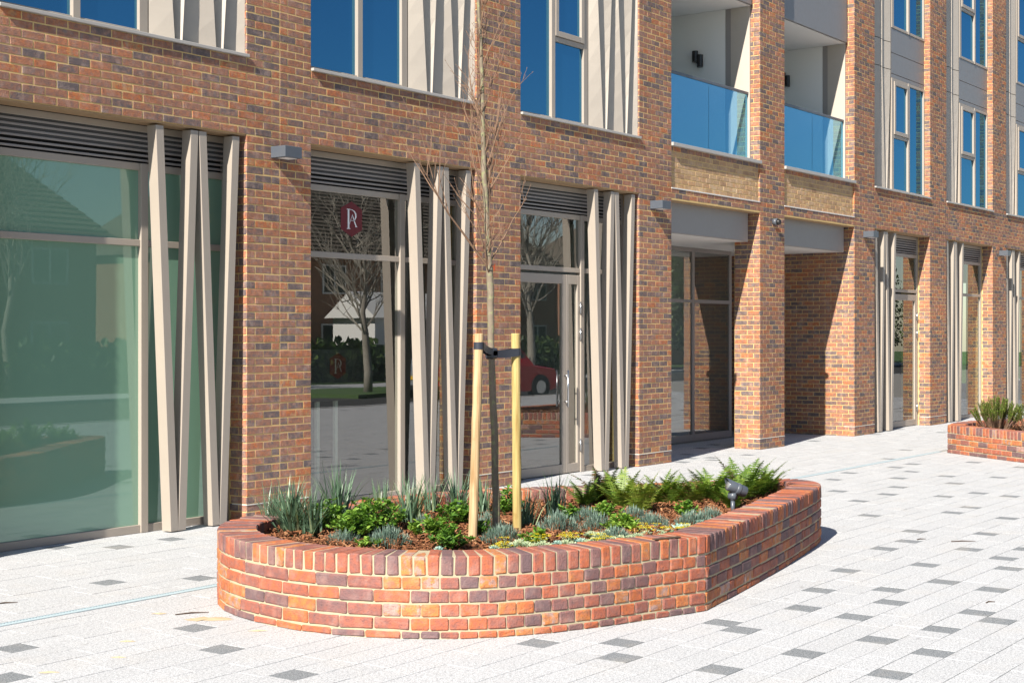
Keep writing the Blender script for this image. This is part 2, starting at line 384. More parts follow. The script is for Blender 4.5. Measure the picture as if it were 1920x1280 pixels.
def spline(ctrl, step=.02):
    pts = []; sharp = []
    for c in ctrl:
        if c == 'c': sharp.append(len(pts) - 1)
        else: pts.append(Vector(c))
    n = len(pts); out = []
    for i in range(n):
        p0, p1, p2, p3 = pts[i - 1], pts[i], pts[(i + 1) % n], pts[(i + 2) % n]
        if i in sharp: p0 = p1 - (p2 - p1)
        if (i + 1) % n in sharp: p3 = p2 + (p2 - p1)
        m = max(2, int((p2 - p1).length / step))
        for k in range(m):
            t = k / m; out.append(.5 * ((2 * p1) + (p2 - p0) * t + (2 * p0 - 5 * p1 + 4 * p2 - p3) * t * t + (3 * p1 - p0 - 3 * p2 + p3) * t ** 3))
    return out
PL1 = spline(PL_CTRL); PL2 = spline(PL2_CTRL)
def inside(p, poly):
    x, y = p; c = False; j = len(poly) - 1
    for i in range(0, len(poly)):
        a, b = poly[i], poly[j]
        if (a[1] > y) != (b[1] > y) and x < (b[0] - a[0]) * (y - a[1]) / (b[1] - a[1]) + a[0]: c = not c
        j = i
    return c
PL1c = PL1[::8]; PL2c = PL2[::8]
DARK = [(8.34, -7.51), (7.68, -7.47), (7.88, -6.81), (8.49, -7.06), (7.23, -6.78), (9.09, -6.65), (9.17, -6.22), (8.27, -6.4), (9.03, -7.32), (9.71, -7.35), (9.5, -7.52), (9.73, -6.68), (9.89, -6.04), (10.82, -5.89), (10.2, -6.48), (10.76, -6.74), (11.46, -6.34), (12.11, -5.75), (12.68, -5.61), (13.35, -5.45), (14.24, -4.71), (7.11, -1.65), (8.35, -.23), (5.32, -3.13), (6.0, -4.03), (6.33, -3.56), (5.78, -4.96), (4.83, -3.74), (7.65, -2.2)]
def c7(a, b): return gnd(1320 + a / 3.2, 880 + b / 3.2)
def c9(a, b): return gnd(1540 + a * .2031, 840 + b * .2031)
DARK += [c7(a, b) for a, b in [(965, 190), (1135, 103), (1060, 145), (785, 127), (795, 60), (1175, 52), (1470, 40), (1490, 82), (1600, 138), (1485, 162), (1630, 228), (1500, 258), (1835, 292), (1660, 382), (1530, 472), (1870, 472), (1860, 537), (1870, 595), (1790, 725), (50, 908), (900, 20), (1280, 13), (1780, 47)]]
DARK += [c9(a, b) for a, b in [(790, 16), (640, 98), (790, 143), (745, 180), (880, 217), (735, 277), (1180, 257), (1650, 270), (1210, 322), (660, 354), (1385, 409), (1200, 447), (1820, 447), (540, 420), (110, 392), (405, 490), (450, 619), (1425, 547), (1240, 595), (1745, 645), (310, 229), (135, 290), (1370, 128), (1790, 173)]]
DARK += [gnd(a, b) for a, b in [(1022, 1207), (1178, 1206), (1178, 1234)]]
ROW = .2
rows = {}
for x, y in DARK: rows.setdefault(math.floor(y / ROW), []).append(x)
rest_seed = random.Random(21)
pv = Pieces('paver', 'closed', .0009, .0002, 6)
for r in range(int(-13.9 / ROW), int(1.6 / ROW)):
    y0 = r * ROW; inview = -9 < y0 < .2
    x = 1.2 + rest_seed.random() * .5; dk = sorted(rows.get(r, [])); x1 = 41.
    while x < x1:
        nd = [d for d in dk if d - .1 > x - .05]
        if nd and abs(nd[0] - .1 - x) < .06: L = .2; dark = True; dk = [d for d in dk if d > nd[0]]
        else:
            L = rest_seed.choice((.3, .4, .4, .5, .6)); dark = False
            if nd and x + L > nd[0] - .1 - .14: L = max(.1, nd[0] - .1 - x)
            L = round(L, 2)
            vis_zone = (y0 < -.4 and 4 < x < 26)
            if not vis_zone and rest_seed.random() < .07: L = .2; dark = True
        cx, cy = x + L / 2, y0 + ROW / 2
        wy = ROW - .005
        if r == -13: wy = .11; cy = -2.543
        crn = [(cx + sx * L / 2, cy + sy * wy / 2) for sx in (-1, 1) for sy in (-1, 1)]
        if not (all(inside(p, PL1c) for p in crn) or all(inside(p, PL2c) for p in crn)):
            pv.put(Matrix.Translation((cx, cy, -.02 + rest_seed.uniform(-.0012, .0012))), (round(L - .0035, 4), wy, .04), rest_seed.random(), 'dark_paver' if dark else 'pale_paver')
        x += L
pv.build(paving, 300, 'paver_field')
# slot drain
mb = MB(); y0, y1 = -2.482, -2.398
mb.box(1, 22.6, y0, y0 + .012, -.03, .0035); mb.box(1, 22.6, y1 - .012, y1, -.03, .0035); mb.box(1, 22.6, y0, y1, -.05, -.03, mi=1)
x = 1.
while x < 22.6: mb.box(x, x + .011, y0 + .012, y1 - .012, -.012, .002); x += .024
mb.obj('drain_channel', ['drain_steel', 'black_gap'], label='long blue-grey steel slot drain set in the pale paving', cat='drain')

# ------------------------------------------------------------------ the apartment building
BLD = thing('apartment_building', 'brick apartment building with taupe slanted fins, shopfronts and balconies', 'building', (2.7, 0, 0))
BINV = Matrix.Translation((-2.7, 0, 0))
def bpart(mb, name, mats, parent=None, smooth=False, label=None, kind=None):
    """a part of the building modelled in world metres"""
    me = mb.mesh(name, mats, smooth); p = parent or BLD
    if p is BLD: return link(name, me, BLD, label=label, kind=kind, M=BINV)
    return link(name, me, p, label=label, kind=kind)
PIERS = [(2.755, 3.657), (6.455, 7.357), (10.155, 11.057), (13.855, 14.750), (17.570, 18.466), (21.285, 22.177), (25.050, 25.985), (28.860, 29.800), (32.760, 33.700), (36.70, 37.62), (40.62, 41.54), (44.54, 45.46)]
TOP = 10.3; LINT = 3.775; SILL = 4.525; CZ = .075; Z0 = .025
GY = .25           # ground-floor frame front
UY = .11           # upper window frame front
OPEN2 = (4, 5)     # bays (index of pier on the left) with canopy and balcony
# masonry core (mortar), 1.2 mm behind the brick faces
core = MB(); MR = .0019
for i, (a, b) in enumerate(PIERS):
    dep = .45 if i == 5 else (.6 if i not in (6,) else .6)
    core.box(a + MR + .001, b - MR - .001, MR, dep, -.02, TOP)
for i in range(len(PIERS) - 1):
    a, b = PIERS[i][1], PIERS[i + 1][0]
    if i in OPEN2:
        core.box(a - .01, b + .01, MR, .16, LINT - .022, 3.925 - .004); core.box(a - .01, b + .01, .03 + MR, .16, 3.90, SILL)
    else: core.box(a - .01, b + .01, MR, .24, LINT + MR, SILL - .002)
core.box(25.05 + MR, 25.4, .59, 6., -.02, 3.4)            # passage wall
WALL = bpart(core, 'wall', 'buff_mortar')
bp = Pieces('brick', 'open', .0034, .0024, 14)
def face_matrix(origin, along):
    """local x = along (world XY), local -y = outward"""
    ax = Vector((along[0], along[1], 0)); az = Vector((0, 0, 1)); ay = az.cross(ax)
    M = Matrix((ax, ay, az)).transposed().to_4x4(); M.translation = origin; return M
def facade_tone():
    r = random.random()
    if r < .22: return random.uniform(0, .2)
    if r < .85: return random.uniform(.2, .62)
    return random.uniform(.62, 1)
def put_brick(o, along, u0, u1, z0, h=.065, m='facade_brick', tone=None, proud=0., dep=.03):
    L = round(u1 - u0 - .010, 3)
    if L < .02: return
    ax = Vector((along[0], along[1], 0)); out = Vector((along[1], -along[0], 0))
    c = Vector((o[0], o[1], 0)) + ax * (u0 + u1) / 2 + Vector((0, 0, z0 + h / 2 + random.uniform(-.0012, .0012))) + out * (proud + random.uniform(-.0006, .0022) - dep / 2)
    M = face_matrix(c, along) @ Matrix.Rotation(random.gauss(0, .004), 4, 'Y')
    bp.put(M, (L, dep, h), facade_tone() if tone is None else tone, m)
def lattice():
    A = []
    for i, (a, b) in enumerate(PIERS):
        w = (b - a) / 4; A += [a + w * k for k in range(4)]
        if i + 1 < len(PIERS):
            n = round((PIERS[i + 1][0] - b) / .225); w = (PIERS[i + 1][0] - b) / n; A += [b + w * k for k in range(n)]
    return A + [PIERS[-1][1]]
LA = lattice(); LB = [LA[0]] + [(LA[k] + LA[k + 1]) / 2 for k in range(len(LA) - 1)] + [LA[-1]]
nc = int((TOP - Z0) / CZ)
for k in range(-1, nc):
    z = Z0 + CZ * k + .005; zc = z + .033
    if k < 0: z = .002; 
    L = LA if k % 2 else LB
    ints = [(a, b, 'p', i) for i, (a, b) in enumerate(PIERS)]
    if LINT < zc < SILL:
        full = []; cur = PIERS[0][0]
        for i in range(len(PIERS) - 1):
            if i in OPEN2 and zc > 3.925:
                full.append((cur, PIERS[i][1], 'p', i)); cur = PIERS[i + 1][0]
        full.append((cur, PIERS[-1][1], 'p', len(PIERS) - 1)); ints = full
    for a, b, _, i in ints:
        cuts = [a] + [x for x in L if a + .03 < x < b - .03] + [b]
        if a <= 10.16 < b and 10.606 < b:       # movement joint down the middle of the second pier
            mj = 10.606
            if all(abs(c - mj) > .01 for c in cuts): cuts = sorted(cuts + [mj])
        for c0, c1 in zip(cuts[:-1], cuts[1:]):
            put_brick((0, 0), (1, 0), c0 + (.001 if c0 == a else 0) - (.005 if c0 == a else 0), c1 + (.004 if c1 == b else 0), z, h=.065 if k >= 0 else .021)
    # reveals: left-facing side of every pier, and the right-facing ones low down
    for i, (a, b) in enumerate(PIERS):
        if LINT < zc < SILL and i not in (5, 6) and not (i == 4): continue
        if LINT < zc < 3.92: continue
        dep = .45 if i == 5 and zc < 4 else (.24 if zc < LINT else .17)
        if i == 6 and zc < 3.4: dep = 3.2
        if LINT < zc < SILL: dep = .03
        y = .0; first = True; off = .1125 if k % 2 else .225
        while y < dep - .01:
            e = min(dep, y + (off if first else .225)); first = False
            # left face looks to -X : along = (0,-1)
            put_brick((a - .0025, 0), (0, -1), -e, -(y + (.008 if y == 0 else 0)), z, h=.065 if k >= 0 else .021)
            if zc < LINT and i in (4, 5): put_brick((b + .0025, 0), (0, 1), y + (.008 if y == 0 else 0), e, z, h=.065 if k >= 0 else .021)
            y = e
for i in OPEN2:                                   # two red courses over the canopy and the pale recessed panel
    a, b = PIERS[i][1], PIERS[i + 1][0]
    n = 13; w = (b - a) / n
    for k in range(8):
        z = 3.93 + .0755 * k; o = (k % 2) * w / 2
        cuts = [a] + [a + o + w * j for j in range(n + 1) if a + .03 < a + o + w * j < b - .03] + [b]
        for c0, c1 in zip(cuts[:-1], cuts[1:]):
            red = k == 7  # top course: shadow under the balcony sill, put in as darker facade brick
            put_brick((0, .03), (1, 0), c0, c1, z, h=.065, m='facade_brick' if red else 'yellow_brick', tone=None if red else random.random())
    mb = MB(); mb.cbox(a + .002, b - .002, -.008, .03, 3.912, 3.930, .002); bpart(mb, 'lead_flashing', 'lead_strip')
# soffit of the lintels
for i in range(len(PIERS) - 1):
    a, b = PIERS[i][1], PIERS[i + 1][0]; dz = .0225 if i in OPEN2 else 0.; dy = .145 if i in OPEN2 else .235
    mb = MB(); mb.box(a + .003, b - .003, .012, dy, LINT - .012 - dz, LINT + .0008 - dz); bpart(mb, 'lintel', 'soffit_brick')
# pale damp-proof line on each pier
for i, (a, b) in enumerate(PIERS): mb = MB(); mb.box(a - .004, b + .004, -.0045, .2, .1655, .1745); bpart(mb, 'damp_course', 'lead_strip')

# fins (ground floor), relative to the right edge of an opening: (front-left at top, at foot)
def fin_pts(tops, foots, xr):
    return [(xr - fac(t, 240, .02)[0]) for t in tops], [(xr - fac(t, 900, .02)[0]) for t in foots]
FT, FB = fin_pts((292, 358, 373.5, 436), (320.3, 334.4, 398.3, 411.7), 10.155)
FW = .092
def fin(xt, xb, z0, z1, y0=.018, y1=.138, w=FW):
    mb = MB(); e = .003
    vs = []
    for x, z in ((xb, z0), (xt, z1)):
        for (dx, y) in ((e, y0), (w - e, y0), (w, y0 + e), (w, y1), (0, y1), (0, y0 + e)): vs.append((x + dx, y, z))
    fs = [(i, (i + 1) % 6, 6 + (i + 1) % 6, 6 + i) for i in range(6)] + [(5, 4, 3, 2, 1, 0), (6, 7, 8, 9, 10, 11)]
    mb.add(vs, fs); return mb
def frame_obj(mb, name='window_frame'): return bpart(mb, name, 'taupe_metal')
def pane(parent, x0, x1, z0, z1, y, m, name='pane'):
    mb = MB(); mb.box(x0, x1, y, y + .008, z0, z1); return bpart(mb, name, m, parent)
BAYS = [(PIERS[i][1], PIERS[i + 1][0]) for i in range(len(PIERS) - 1)]
def mirror(i): return i >= 6
def shopfront(i):
    a, b = BAYS[i]; mir = mirror(i); y = GY; F = .065
    X = (lambda r: b - r) if not mir else (lambda r: a + r)      # r measured from the fin side
    fr = MB()
    def bar(x0, x1, z0, z1, y0=y, y1=y + .07): fr.cbox(min(x0, x1), max(x0, x1), y0, y1, z0, z1, .003)
    zt = LINT - .014
    mull = X(1.06)
    bar(a + .002, a + F, .0, zt); bar(b - F, b - .002, 0, zt)
    s = .042
    bar(mull - s, mull + s, .002, 3.41, y - .012, y + .07)
    for x0, x1 in ((a + F, mull - s), (mull + s, b - F)):
        bar(x0, x1, 2.645, 2.705, y + .002, y + .068); bar(x0, x1, 3.345, 3.41, y + .002, y + .068)
    bar(a + F, b - F, 3.70, zt, y + .003, y + .06)
    door = i in (3, 6)
    wide = (a + F, mull - s) if not mir else (mull + s, b - F); thin = (mull + s, b - F) if not mir else (a + F, mull - s)
    bar(*thin, .002, .075, y + .002, y + .068)
    if not door: bar(*wide, .002, .075, y + .002, y + .068)
    FR = frame_obj(fr, 'shopfront_frame')
    gm = 'green_film_glass' if i in (0, 1) else 'clear_glass'
    pane(FR, thin[0], thin[1], .075, 2.645, y + .03, gm); pane(FR, thin[0], thin[1], 2.705, 3.345, y + .03, gm)
    pane(FR, wide[0], wide[1], 2.705, 3.345, y + .03, gm)
    if not door: pane(FR, wide[0], wide[1], .075, 2.645, y + .03, gm)
    else:
        x0, x1 = wide; lead = x1 - .33 if not mir else x0 + .0
        leaves = ((x0, x1 - .33), (x1 - .33, x1)) if not mir else ((x0, x1),)
        for n, (l0, l1) in enumerate(leaves):
            d = MB(); st = .085 if n == 0 else .06
            for u0, u1, v0, v1 in ((l0 + .004, l0 + st, .012, 2.61), (l1 - st, l1 - .004, .012, 2.61), (l0 + st, l1 - st, .012, .13 if n == 0 else .13), (l0 + st, l1 - st, 2.49, 2.61)):
                d.cbox(u0, u1, y + .004, y + .058, v0, v1, .003)
            D = bpart(d, 'door', 'taupe_metal')
            pane(D, l0 + st, l1 - st, .13, 2.49, y + .03, 'clear_glass')
            if n == 0:
                h = MB(); hx = l1 - st * .55 if not mir else l0 + st * .45
                h.tube([(hx, y - .055, .88), (hx, y - .055, 1.36)], .014, 8)
                for hz in (.95, 1.29): h.tube([(hx, y - .055, hz), (hx, y + .01, hz)], .009, 6)
                bpart(h, 'handle', 'steel', D, True)
            hm = MB()
            if n == len(leaves) - 1:
                for hz in (.28, 1.75, 2.1): hm.tube([(l1 - .01, y - .012, hz), (l1 - .01, y - .012, hz + .16)], .013, 8)
                bpart(hm, 'hinge', 'steel', D, True)
    # louvre over the head
    bk = MB(); bk.box(a + F, b - F, y + .05, y + .06, 3.41, 3.70); bpart(bk, 'louvre_back', 'black_gap', FR)
    n = 6
    for k in range(n):
        z = 3.428 + k * (.276 / n); mb = MB(); mb.cbox(a + F, b - F, y + .004, y + .022, z, z + .021, .004)
        bpart(mb, 'louvre_slat', 'slat_metal', FR)
    for t, f in zip(FT, FB):
        xt, xb = (b - t, b - f) if not mir else (a + t - FW, a + f - FW)
        bpart(fin(xt, xb, .012, LINT - .03), 'fin', 'taupe_metal')
for i in range(len(BAYS)):
    if i not in OPEN2: shopfront(i)
# upper windows with folded metal panels
def upper(i, zb, zt, sill):
    a, b = BAYS[i]; mir = mirror(i); y = UY; W = b - a
    X = (lambda r: a + r) if not mir else (lambda r: b - r)
    fr = MB()
    def bar(r0, r1, z0, z1, y0=y, y1=y + .07): fr.cbox(min(X(r0), X(r1)), max(X(r0), X(r1)), y0, y1, z0, z1, .003)
    pe = W - 1.13
    bar(.002, .05, zb, zt); bar(.83, .91, zb, zt, y - .008); bar(pe - .1, pe, zb, zt)
    for r0, r1 in ((.05, .83), (.91, pe - .1)): bar(r0, r1, zb, zb + .05, y + .002, y + .068); bar(r0, r1, zt - .05, zt, y + .002, y + .068)
    FR = frame_obj(fr)
    def pn(r0, r1, z0, z1, yy): pane(FR, min(X(r0), X(r1)), max(X(r0), X(r1)), z0, z1, yy, 'solar_glass')
    pn(.05, .83, zb + .05, zt - .05, y + .035)
    if i in (1, 2, 0): pn(.91, pe - .1, zb + .05, zt - .05, y + .035)
    else:
        zs = zb + 1.03; tr = MB()
        tr.cbox(min(X(.91), X(pe - .1)), max(X(.91), X(pe - .1)), y + .003, y + .067, zs, zs + .06, .003)
        u0, u1 = .915, pe - .105
        for r0, r1, z0, z1 in ((u0, u0 + .07, zs + .065, zt - .055), (u1 - .07, u1, zs + .065, zt - .055), (u0 + .07, u1 - .07, zs + .065, zs + .135), (u0 + .07, u1 - .07, zt - .125, zt - .055)):
            tr.cbox(min(X(r0), X(r1)), max(X(r0), X(r1)), y - .016, y + .05, z0, z1, .003)
        bpart(tr, 'opening_light', 'taupe_metal', FR)
        pn(.91, pe - .1, zb + .05, zs, y + .035); pn(u0 + .07, u1 - .07, zs + .135, zt - .125, y + .02)
    if sill:
        s = MB(); s.cbox(a + .002, b + .012 if not mir else b - .002, -.035, y + .02, SILL, SILL + .03, .003); bpart(s, 'window_sill', 'sill_metal')
    return FR
def pleats(i, zb, zt, flat=False):
    """folded panel: four ridges leaning like the fins below, valley close behind each ridge"""
    a, b = BAYS[i]; mir = mirror(i); yR, yV = (.022, .108) if not mir else (.112, .165)
    if not mir: rt = [b - t + .05 for t in FT]; rb = [b - t + .05 for t in FB]; x0, x1 = b - 1.125, b - .004
    else: rt = sorted(a + t - .05 for t in FT); rb = sorted(a + t - .05 for t in FB); x0, x1 = a + .004, a + 1.125
    rt = sorted(rt); rb = sorted(rb)
    if flat: rb = rt
    mb = MB(); H = 8
    prof = []
    for k in range(H + 1):
        t = k / H; z = zb + (zt - zb) * t; r = [p * (1 - t) + q * t for p, q in zip(rb, rt)]
        pts = [(x0, yV)]
        for j, x in enumerate(r):
            nx = r[j + 1] if j < 3 else x1; g = nx - x
            pts.append((x, yR)); d = min(1., g / .12)
            pts.append((x + min(g * .45, .075), yR + (yV - yR) * d))
        pts.append((x1, yR if not mir else yV)); prof.append([(x, y, z) for x, y in pts])
    n = len(prof[0]); vs = [p for row in prof for p in row]
    fs = [(k * n + j, k * n + j + 1, (k + 1) * n + j + 1, (k + 1) * n + j) for k in range(H) for j in range(n - 1)]
    mb.add(vs, fs); bpart(mb, 'folded_panel', 'beige_panel')
for i in range(len(BAYS)):
    if i in OPEN2: continue
    a, b = BAYS[i]
    upper(i, SILL + .03, 6.72, True); pleats(i, SILL + .03, 6.86); pleats(i, 6.872, 7.38, True); pleats(i, 7.392, 9.9, True)
    upper(i, 7.68, 9.9, False)
    lo, hi = (a + .004, b - 1.13) if not mirror(i) else (a + 1.13, b - .004)
    for z0, z1 in ((6.724, 6.80), (6.81, 7.20), (7.21, 7.675)):
        s = MB(); s.cbox(lo, hi, UY + .012, UY + .06, z0, z1, .004); bpart(s, 'spandrel_panel', 'grey_panel')
# canopies and balconies
for i in OPEN2:
    a, b = BAYS[i]
    s = MB(); s.cbox(a + .004, b - .12, .15, .21, 3.30, LINT - .024, .004); bpart(s, 'canopy_fascia', 'canopy_panel')
    s = MB(); s.cbox(a - .002, b + .012, -.035, .34, SILL, SILL + .05, .003); bpart(s, 'balcony_sill', 'sill_metal')
    s = MB(); s.box(a, b, .2, 2.3, SILL - .1, SILL + .04); bpart(s, 'balcony_floor', 'grey_panel')
    n = 3 if False else 2; cuts = [a + .01, a + (b - a) * .53, b - .03]
    hr = MB(); hr.cbox(a + .004, b - .006, .185, .235, 5.635, 5.675, .004); HR = bpart(hr, 'handrail', 'lamp_metal')
    for c0, c1 in zip(cuts[:-1], cuts[1:]): pane(HR, c0 + .006, c1 - .006, SILL + .055, 5.632, .203, 'rail_glass', 'glass_panel')
    for k, (X0, sg) in enumerate(((b, -1), (a, 1))):       # cheeks: metal, dark frame, plaster
        x_in, x_out = X0 + sg * .03, X0 - sg * .2
        def ck(y0, y1, z0, z1, nm, m, ex=0.):
            q = MB(); q.box(min(x_in + sg * ex, x_out), max(x_in + sg * ex, x_out), y0, y1, z0, z1); bpart(q, nm, m)
        ck(.165, .50, SILL + .045, 7.04, 'cheek_panel', 'beige_panel'); ck(.502, .60, SILL + .045, 7.04, 'door_jamb', 'slat_metal', -.006); ck(.602, 2.3, SILL + .045, 7.04, 'cheek_wall', 'white_plaster', -.003)
        ck(.165, .50, 7.95, 10.2, 'cheek_panel', 'beige_panel')
    q = MB(); q.box(a - .2, b + .2, 2.3, 2.4, SILL, 7.1); bpart(q, 'balcony_back_wall', 'white_plaster')
    q = MB(); q.box(a - .1, b + .1, .17, 2.3, 7.042, 7.12); bpart(q, 'balcony_ceiling', 'white_plaster')
    q = MB(); q.cbox(a + .003, b - .05, .12, .168, 7.05, 7.93, .004); bpart(q, 'slab_panel', 'grey_panel')
    q = MB(); q.box(a, b, .2, 2.3, 7.8, 7.95); bpart(q, 'balcony_floor', 'grey_panel')
    hr = MB(); hr.cbox(a + .004, b - .006, .185, .235, 9.0, 9.04, .004); HR = bpart(hr, 'handrail', 'lamp_metal')
    pane(HR, a + .01, b - .03, 7.96, 8.995, .203, 'rail_glass', 'glass_panel')
# undercroft: soffit, glazed screen, passage
q = MB(); q.box(18.3, 25.06, .212, 6.2, 3.30, 3.42); bpart(q, 'soffit', 'white_plaster')
fr = MB(); y = 1.72
def sb(x0, x1, z0, z1, d=.06): fr.cbox(x0, x1, y, y + d, z0, z1, .003)
for x in (18.47, 20.2, 22.2, 23.56): sb(x, x + .085, 0, 3.298)
for x0, x1 in ((18.555, 20.2), (20.285, 22.2), (22.285, 23.56)):
    sb(x0, x1, .002, .12, .05); sb(x0, x1, 2.36, 2.42, .05); sb(x0, x1, 3.23, 3.298, .05)
SC = bpart(fr, 'entrance_screen', 'slat_metal')
for x0, x1 in ((18.555, 20.2), (20.285, 22.2), (22.285, 23.56)):
    pane(SC, x0, x1, .12, 2.36, y + .02, 'clear_glass'); pane(SC, x0, x1, 2.42, 3.23, y + .02, 'clear_glass')
q = MB(); q.box(23.56, 23.645, 1.785, 6.1, 0, 3.298); bpart(q, 'screen_return', 'slat_metal')
q = MB(); q.box(18.5, 23.5, 5., 5.1, 0, 3.3); bpart(q, 'lobby_wall', 'interior_wall'); q = MB(); q.box(22.6, 23.5, 2.5, 4.9, 0.001, 3.29); bpart(q, 'lobby_partition', 'white_plaster')
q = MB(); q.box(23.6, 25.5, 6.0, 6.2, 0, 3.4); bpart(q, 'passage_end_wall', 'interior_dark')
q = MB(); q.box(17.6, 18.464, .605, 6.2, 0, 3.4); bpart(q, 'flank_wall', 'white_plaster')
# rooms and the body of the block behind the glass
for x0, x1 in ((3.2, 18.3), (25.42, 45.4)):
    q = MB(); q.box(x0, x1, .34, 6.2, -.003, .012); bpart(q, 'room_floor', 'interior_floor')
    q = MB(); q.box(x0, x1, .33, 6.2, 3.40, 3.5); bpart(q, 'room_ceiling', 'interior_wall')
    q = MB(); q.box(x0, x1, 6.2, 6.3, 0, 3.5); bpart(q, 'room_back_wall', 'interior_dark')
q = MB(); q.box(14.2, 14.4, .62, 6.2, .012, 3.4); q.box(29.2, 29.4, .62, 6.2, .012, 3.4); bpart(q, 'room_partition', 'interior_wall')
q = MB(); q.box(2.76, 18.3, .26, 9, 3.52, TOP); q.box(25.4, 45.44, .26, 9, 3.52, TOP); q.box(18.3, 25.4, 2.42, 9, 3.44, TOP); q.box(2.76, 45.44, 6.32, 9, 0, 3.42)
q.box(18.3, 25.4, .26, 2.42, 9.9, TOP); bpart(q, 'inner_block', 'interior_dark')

# emblem on the shop glass (second bay): red hexagon with an interlaced monogram
def emblem(parent, cx, cz, y, h, mr, mw, names):
    w = h * .345; q = MB(); hx = [(0, .5), (.445, .29), (.445, -.29), (0, -.5), (-.445, -.29), (-.445, .29)]
    n = 6; vs = [(cx + p * h, y, cz + r * h) for p, r in hx] + [(cx + p * h, y + .002, cz + r * h) for p, r in hx]
    q.add(vs, [(0, 1, 2, 3, 4, 5)[::-1], (6, 7, 8, 9, 10, 11)] + [(i, (i + 1) % 6, 6 + (i + 1) % 6, 6 + i) for i in range(6)])
    E = bpart(q, names[0], mr, parent)
    q = MB(); s = h
    def stroke(pts, ws):
        L = []; Rr = []
        for i, (px, pz) in enumerate(pts):
            a = pts[max(i - 1, 0)]; c = pts[min(i + 1, len(pts) - 1)]; dx, dz = c[0] - a[0], c[1] - a[1]; l = math.hypot(dx, dz) or 1
            nx, nz = -dz / l * ws[i] / 2, dx / l * ws[i] / 2
            L.append((cx + (px + nx) * s * 1.3, y - .0015, cz + (pz + nz) * s)); Rr.append((cx + (px - nx) * s * 1.3, y - .0015, cz + (pz - nz) * s))
        m = len(pts); q.add(L + Rr, [(i, i + 1, m + i + 1, m + i) for i in range(m - 1)])
    stroke([(-.10, .27), (-.10, -.27)], [.055, .055]); stroke([(-.155, .272), (-.045, .272)], [.022, .022]); stroke([(-.155, -.272), (-.045, -.272)], [.022, .022])
    bowl = [(-.07, .268), (.02, .262), (.09, .22), (.13, .15), (.135, .07), (.10, -.01), (.05, -.04)]
    stroke(bowl, [.012, .018, .035, .045, .045, .03, .015])
    stroke([(.02, .14), (.055, .03), (.10, -.09), (.15, -.205)], [.012, .03, .036, .036]); stroke([(.03, .14), (-.03, -.02), (-.068, -.14)], [.01, .012, .012])
    stroke([(-.04, -.035), (.085, -.045)], [.012, .012]); stroke([(.11, -.208), (.18, -.208)], [.014, .014])
    bpart(q, names[1], mw, E)
ex, ez = fac(659, 411, GY + .028)
emblem(None, ex, ez, GY + .0265, .385, 'emblem_red', 'emblem_white', ('emblem', 'monogram'))
bp.build(WALL, 300, 'brick_field')

# dark display board standing on two posts inside the same shop window
by = .62
x0, zt_ = fac(583, 655, by); x1, zb_ = fac(688, 748, by); x0 -= .35
DB = thing('display_board', 'dark display board on two pale posts behind the glass of the emblem window', 'sign', ((x0 + x1) / 2, by, .012))
def dpart(mb, name, m, parent=None):
    return link(name, mb.mesh(name, m), parent or DB, M=Matrix.Translation((-(x0 + x1) / 2, -by, -.012)) if parent is None else None)
q = MB(); q.cbox(x0, x1, by, by + .03, zb_, zt_, .004); BP = dpart(q, 'panel', 'board_dark')
for px in (601, 635):
    xx = fac(px, 820, by)[0]; q = MB(); q.cbox(xx - .025, xx + .025, by + .032, by + .07, .012, zb_ + .3, .004); dpart(q, 'post', 'post_white')
cx_, cz_ = fac(633, 686, by)
_b = BLD; BLD_save = BLD
def bpart2(mb, name, mats, parent=None, smooth=False, label=None, kind=None): return dpart(mb, name, mats, parent)
_bp = bpart; bpart = bpart2
emblem(None, cx_, cz_, by - .003, .29, 'emblem_dark_red', 'emblem_grey', ('emblem', 'monogram'))
bpart = _bp
# wall lights
def wall_light(x, z, label, y=0.):
    q = MB(); q.cbox(-.12, .12, -.2, -.0, -.057, .057, .004)
    o = q.obj('wall_light', 'lamp_metal', label=label, cat='wall light', group='box lights on the piers'); o.location = (x, y - .003, z)
    l = MB(); l.box(-.08, .08, -.17, -.05, -.0592, -.0575); l.obj('diffuser', 'white_plaster', o)
for x, lab in ((10.597, 'grey box wall light on the pier left of the emblem window'), (17.98, 'grey box wall light on the pier left of the entrance canopy'), (25.56, 'grey box wall light on the pier right of the passage'), (33.3, 'grey box wall light on the rightmost pier, farthest away')):
    wall_light(x, 3.635, lab)
# dome camera on the free-standing pier
cxx, czz = fac(1450, 416); q = MB()
for k in range(6): pass
CM = thing('security_camera', 'small grey dome camera high on the pier between the two canopies', 'camera', (cxx, 0, czz))
q = MB(); q.tube([(0, -.004, 0), (0, -.07, 0)], [.055, .055], 14); q.obj('mount', 'lamp_metal', CM, True)
q = MB(); q.tube([(0, -.07, 0), (0, -.10, -.012), (0, -.125, -.02), (0, -.14, -.025)], [.052, .048, .034, .008], 14); q.obj('dome', 'black_plastic', CM, True)
# twin cylinder lamps inside the balconies
for i, pxy, lab in ((4, (1312, 112), 'black twin-cylinder lamp on the left balcony side wall'), (5, (1475, 150), 'black twin-cylinder lamp on the right balcony side wall')):
    X0 = BAYS[i][1] - .027; yy, zz = xpl(pxy[0], pxy[1], X0)
    T = thing('balcony_lamp', lab, 'wall light', (X0 + .001, yy, zz), group='balcony lamps')
    q = MB(); q.tube([(-.075, .045, -.05), (-.075, .045, .13)], .05, 12); q.obj('cylinder', 'black_plastic', T)
    q = MB(); q.tube([(-.075, -.045, -.14), (-.075, -.045, .06)], .05, 12); q.obj('cylinder', 'black_plastic', T)
    q = MB(); q.box(-.03, 0, -.05, .05, -.06, .06); q.obj('back_plate', 'black_plastic', T)

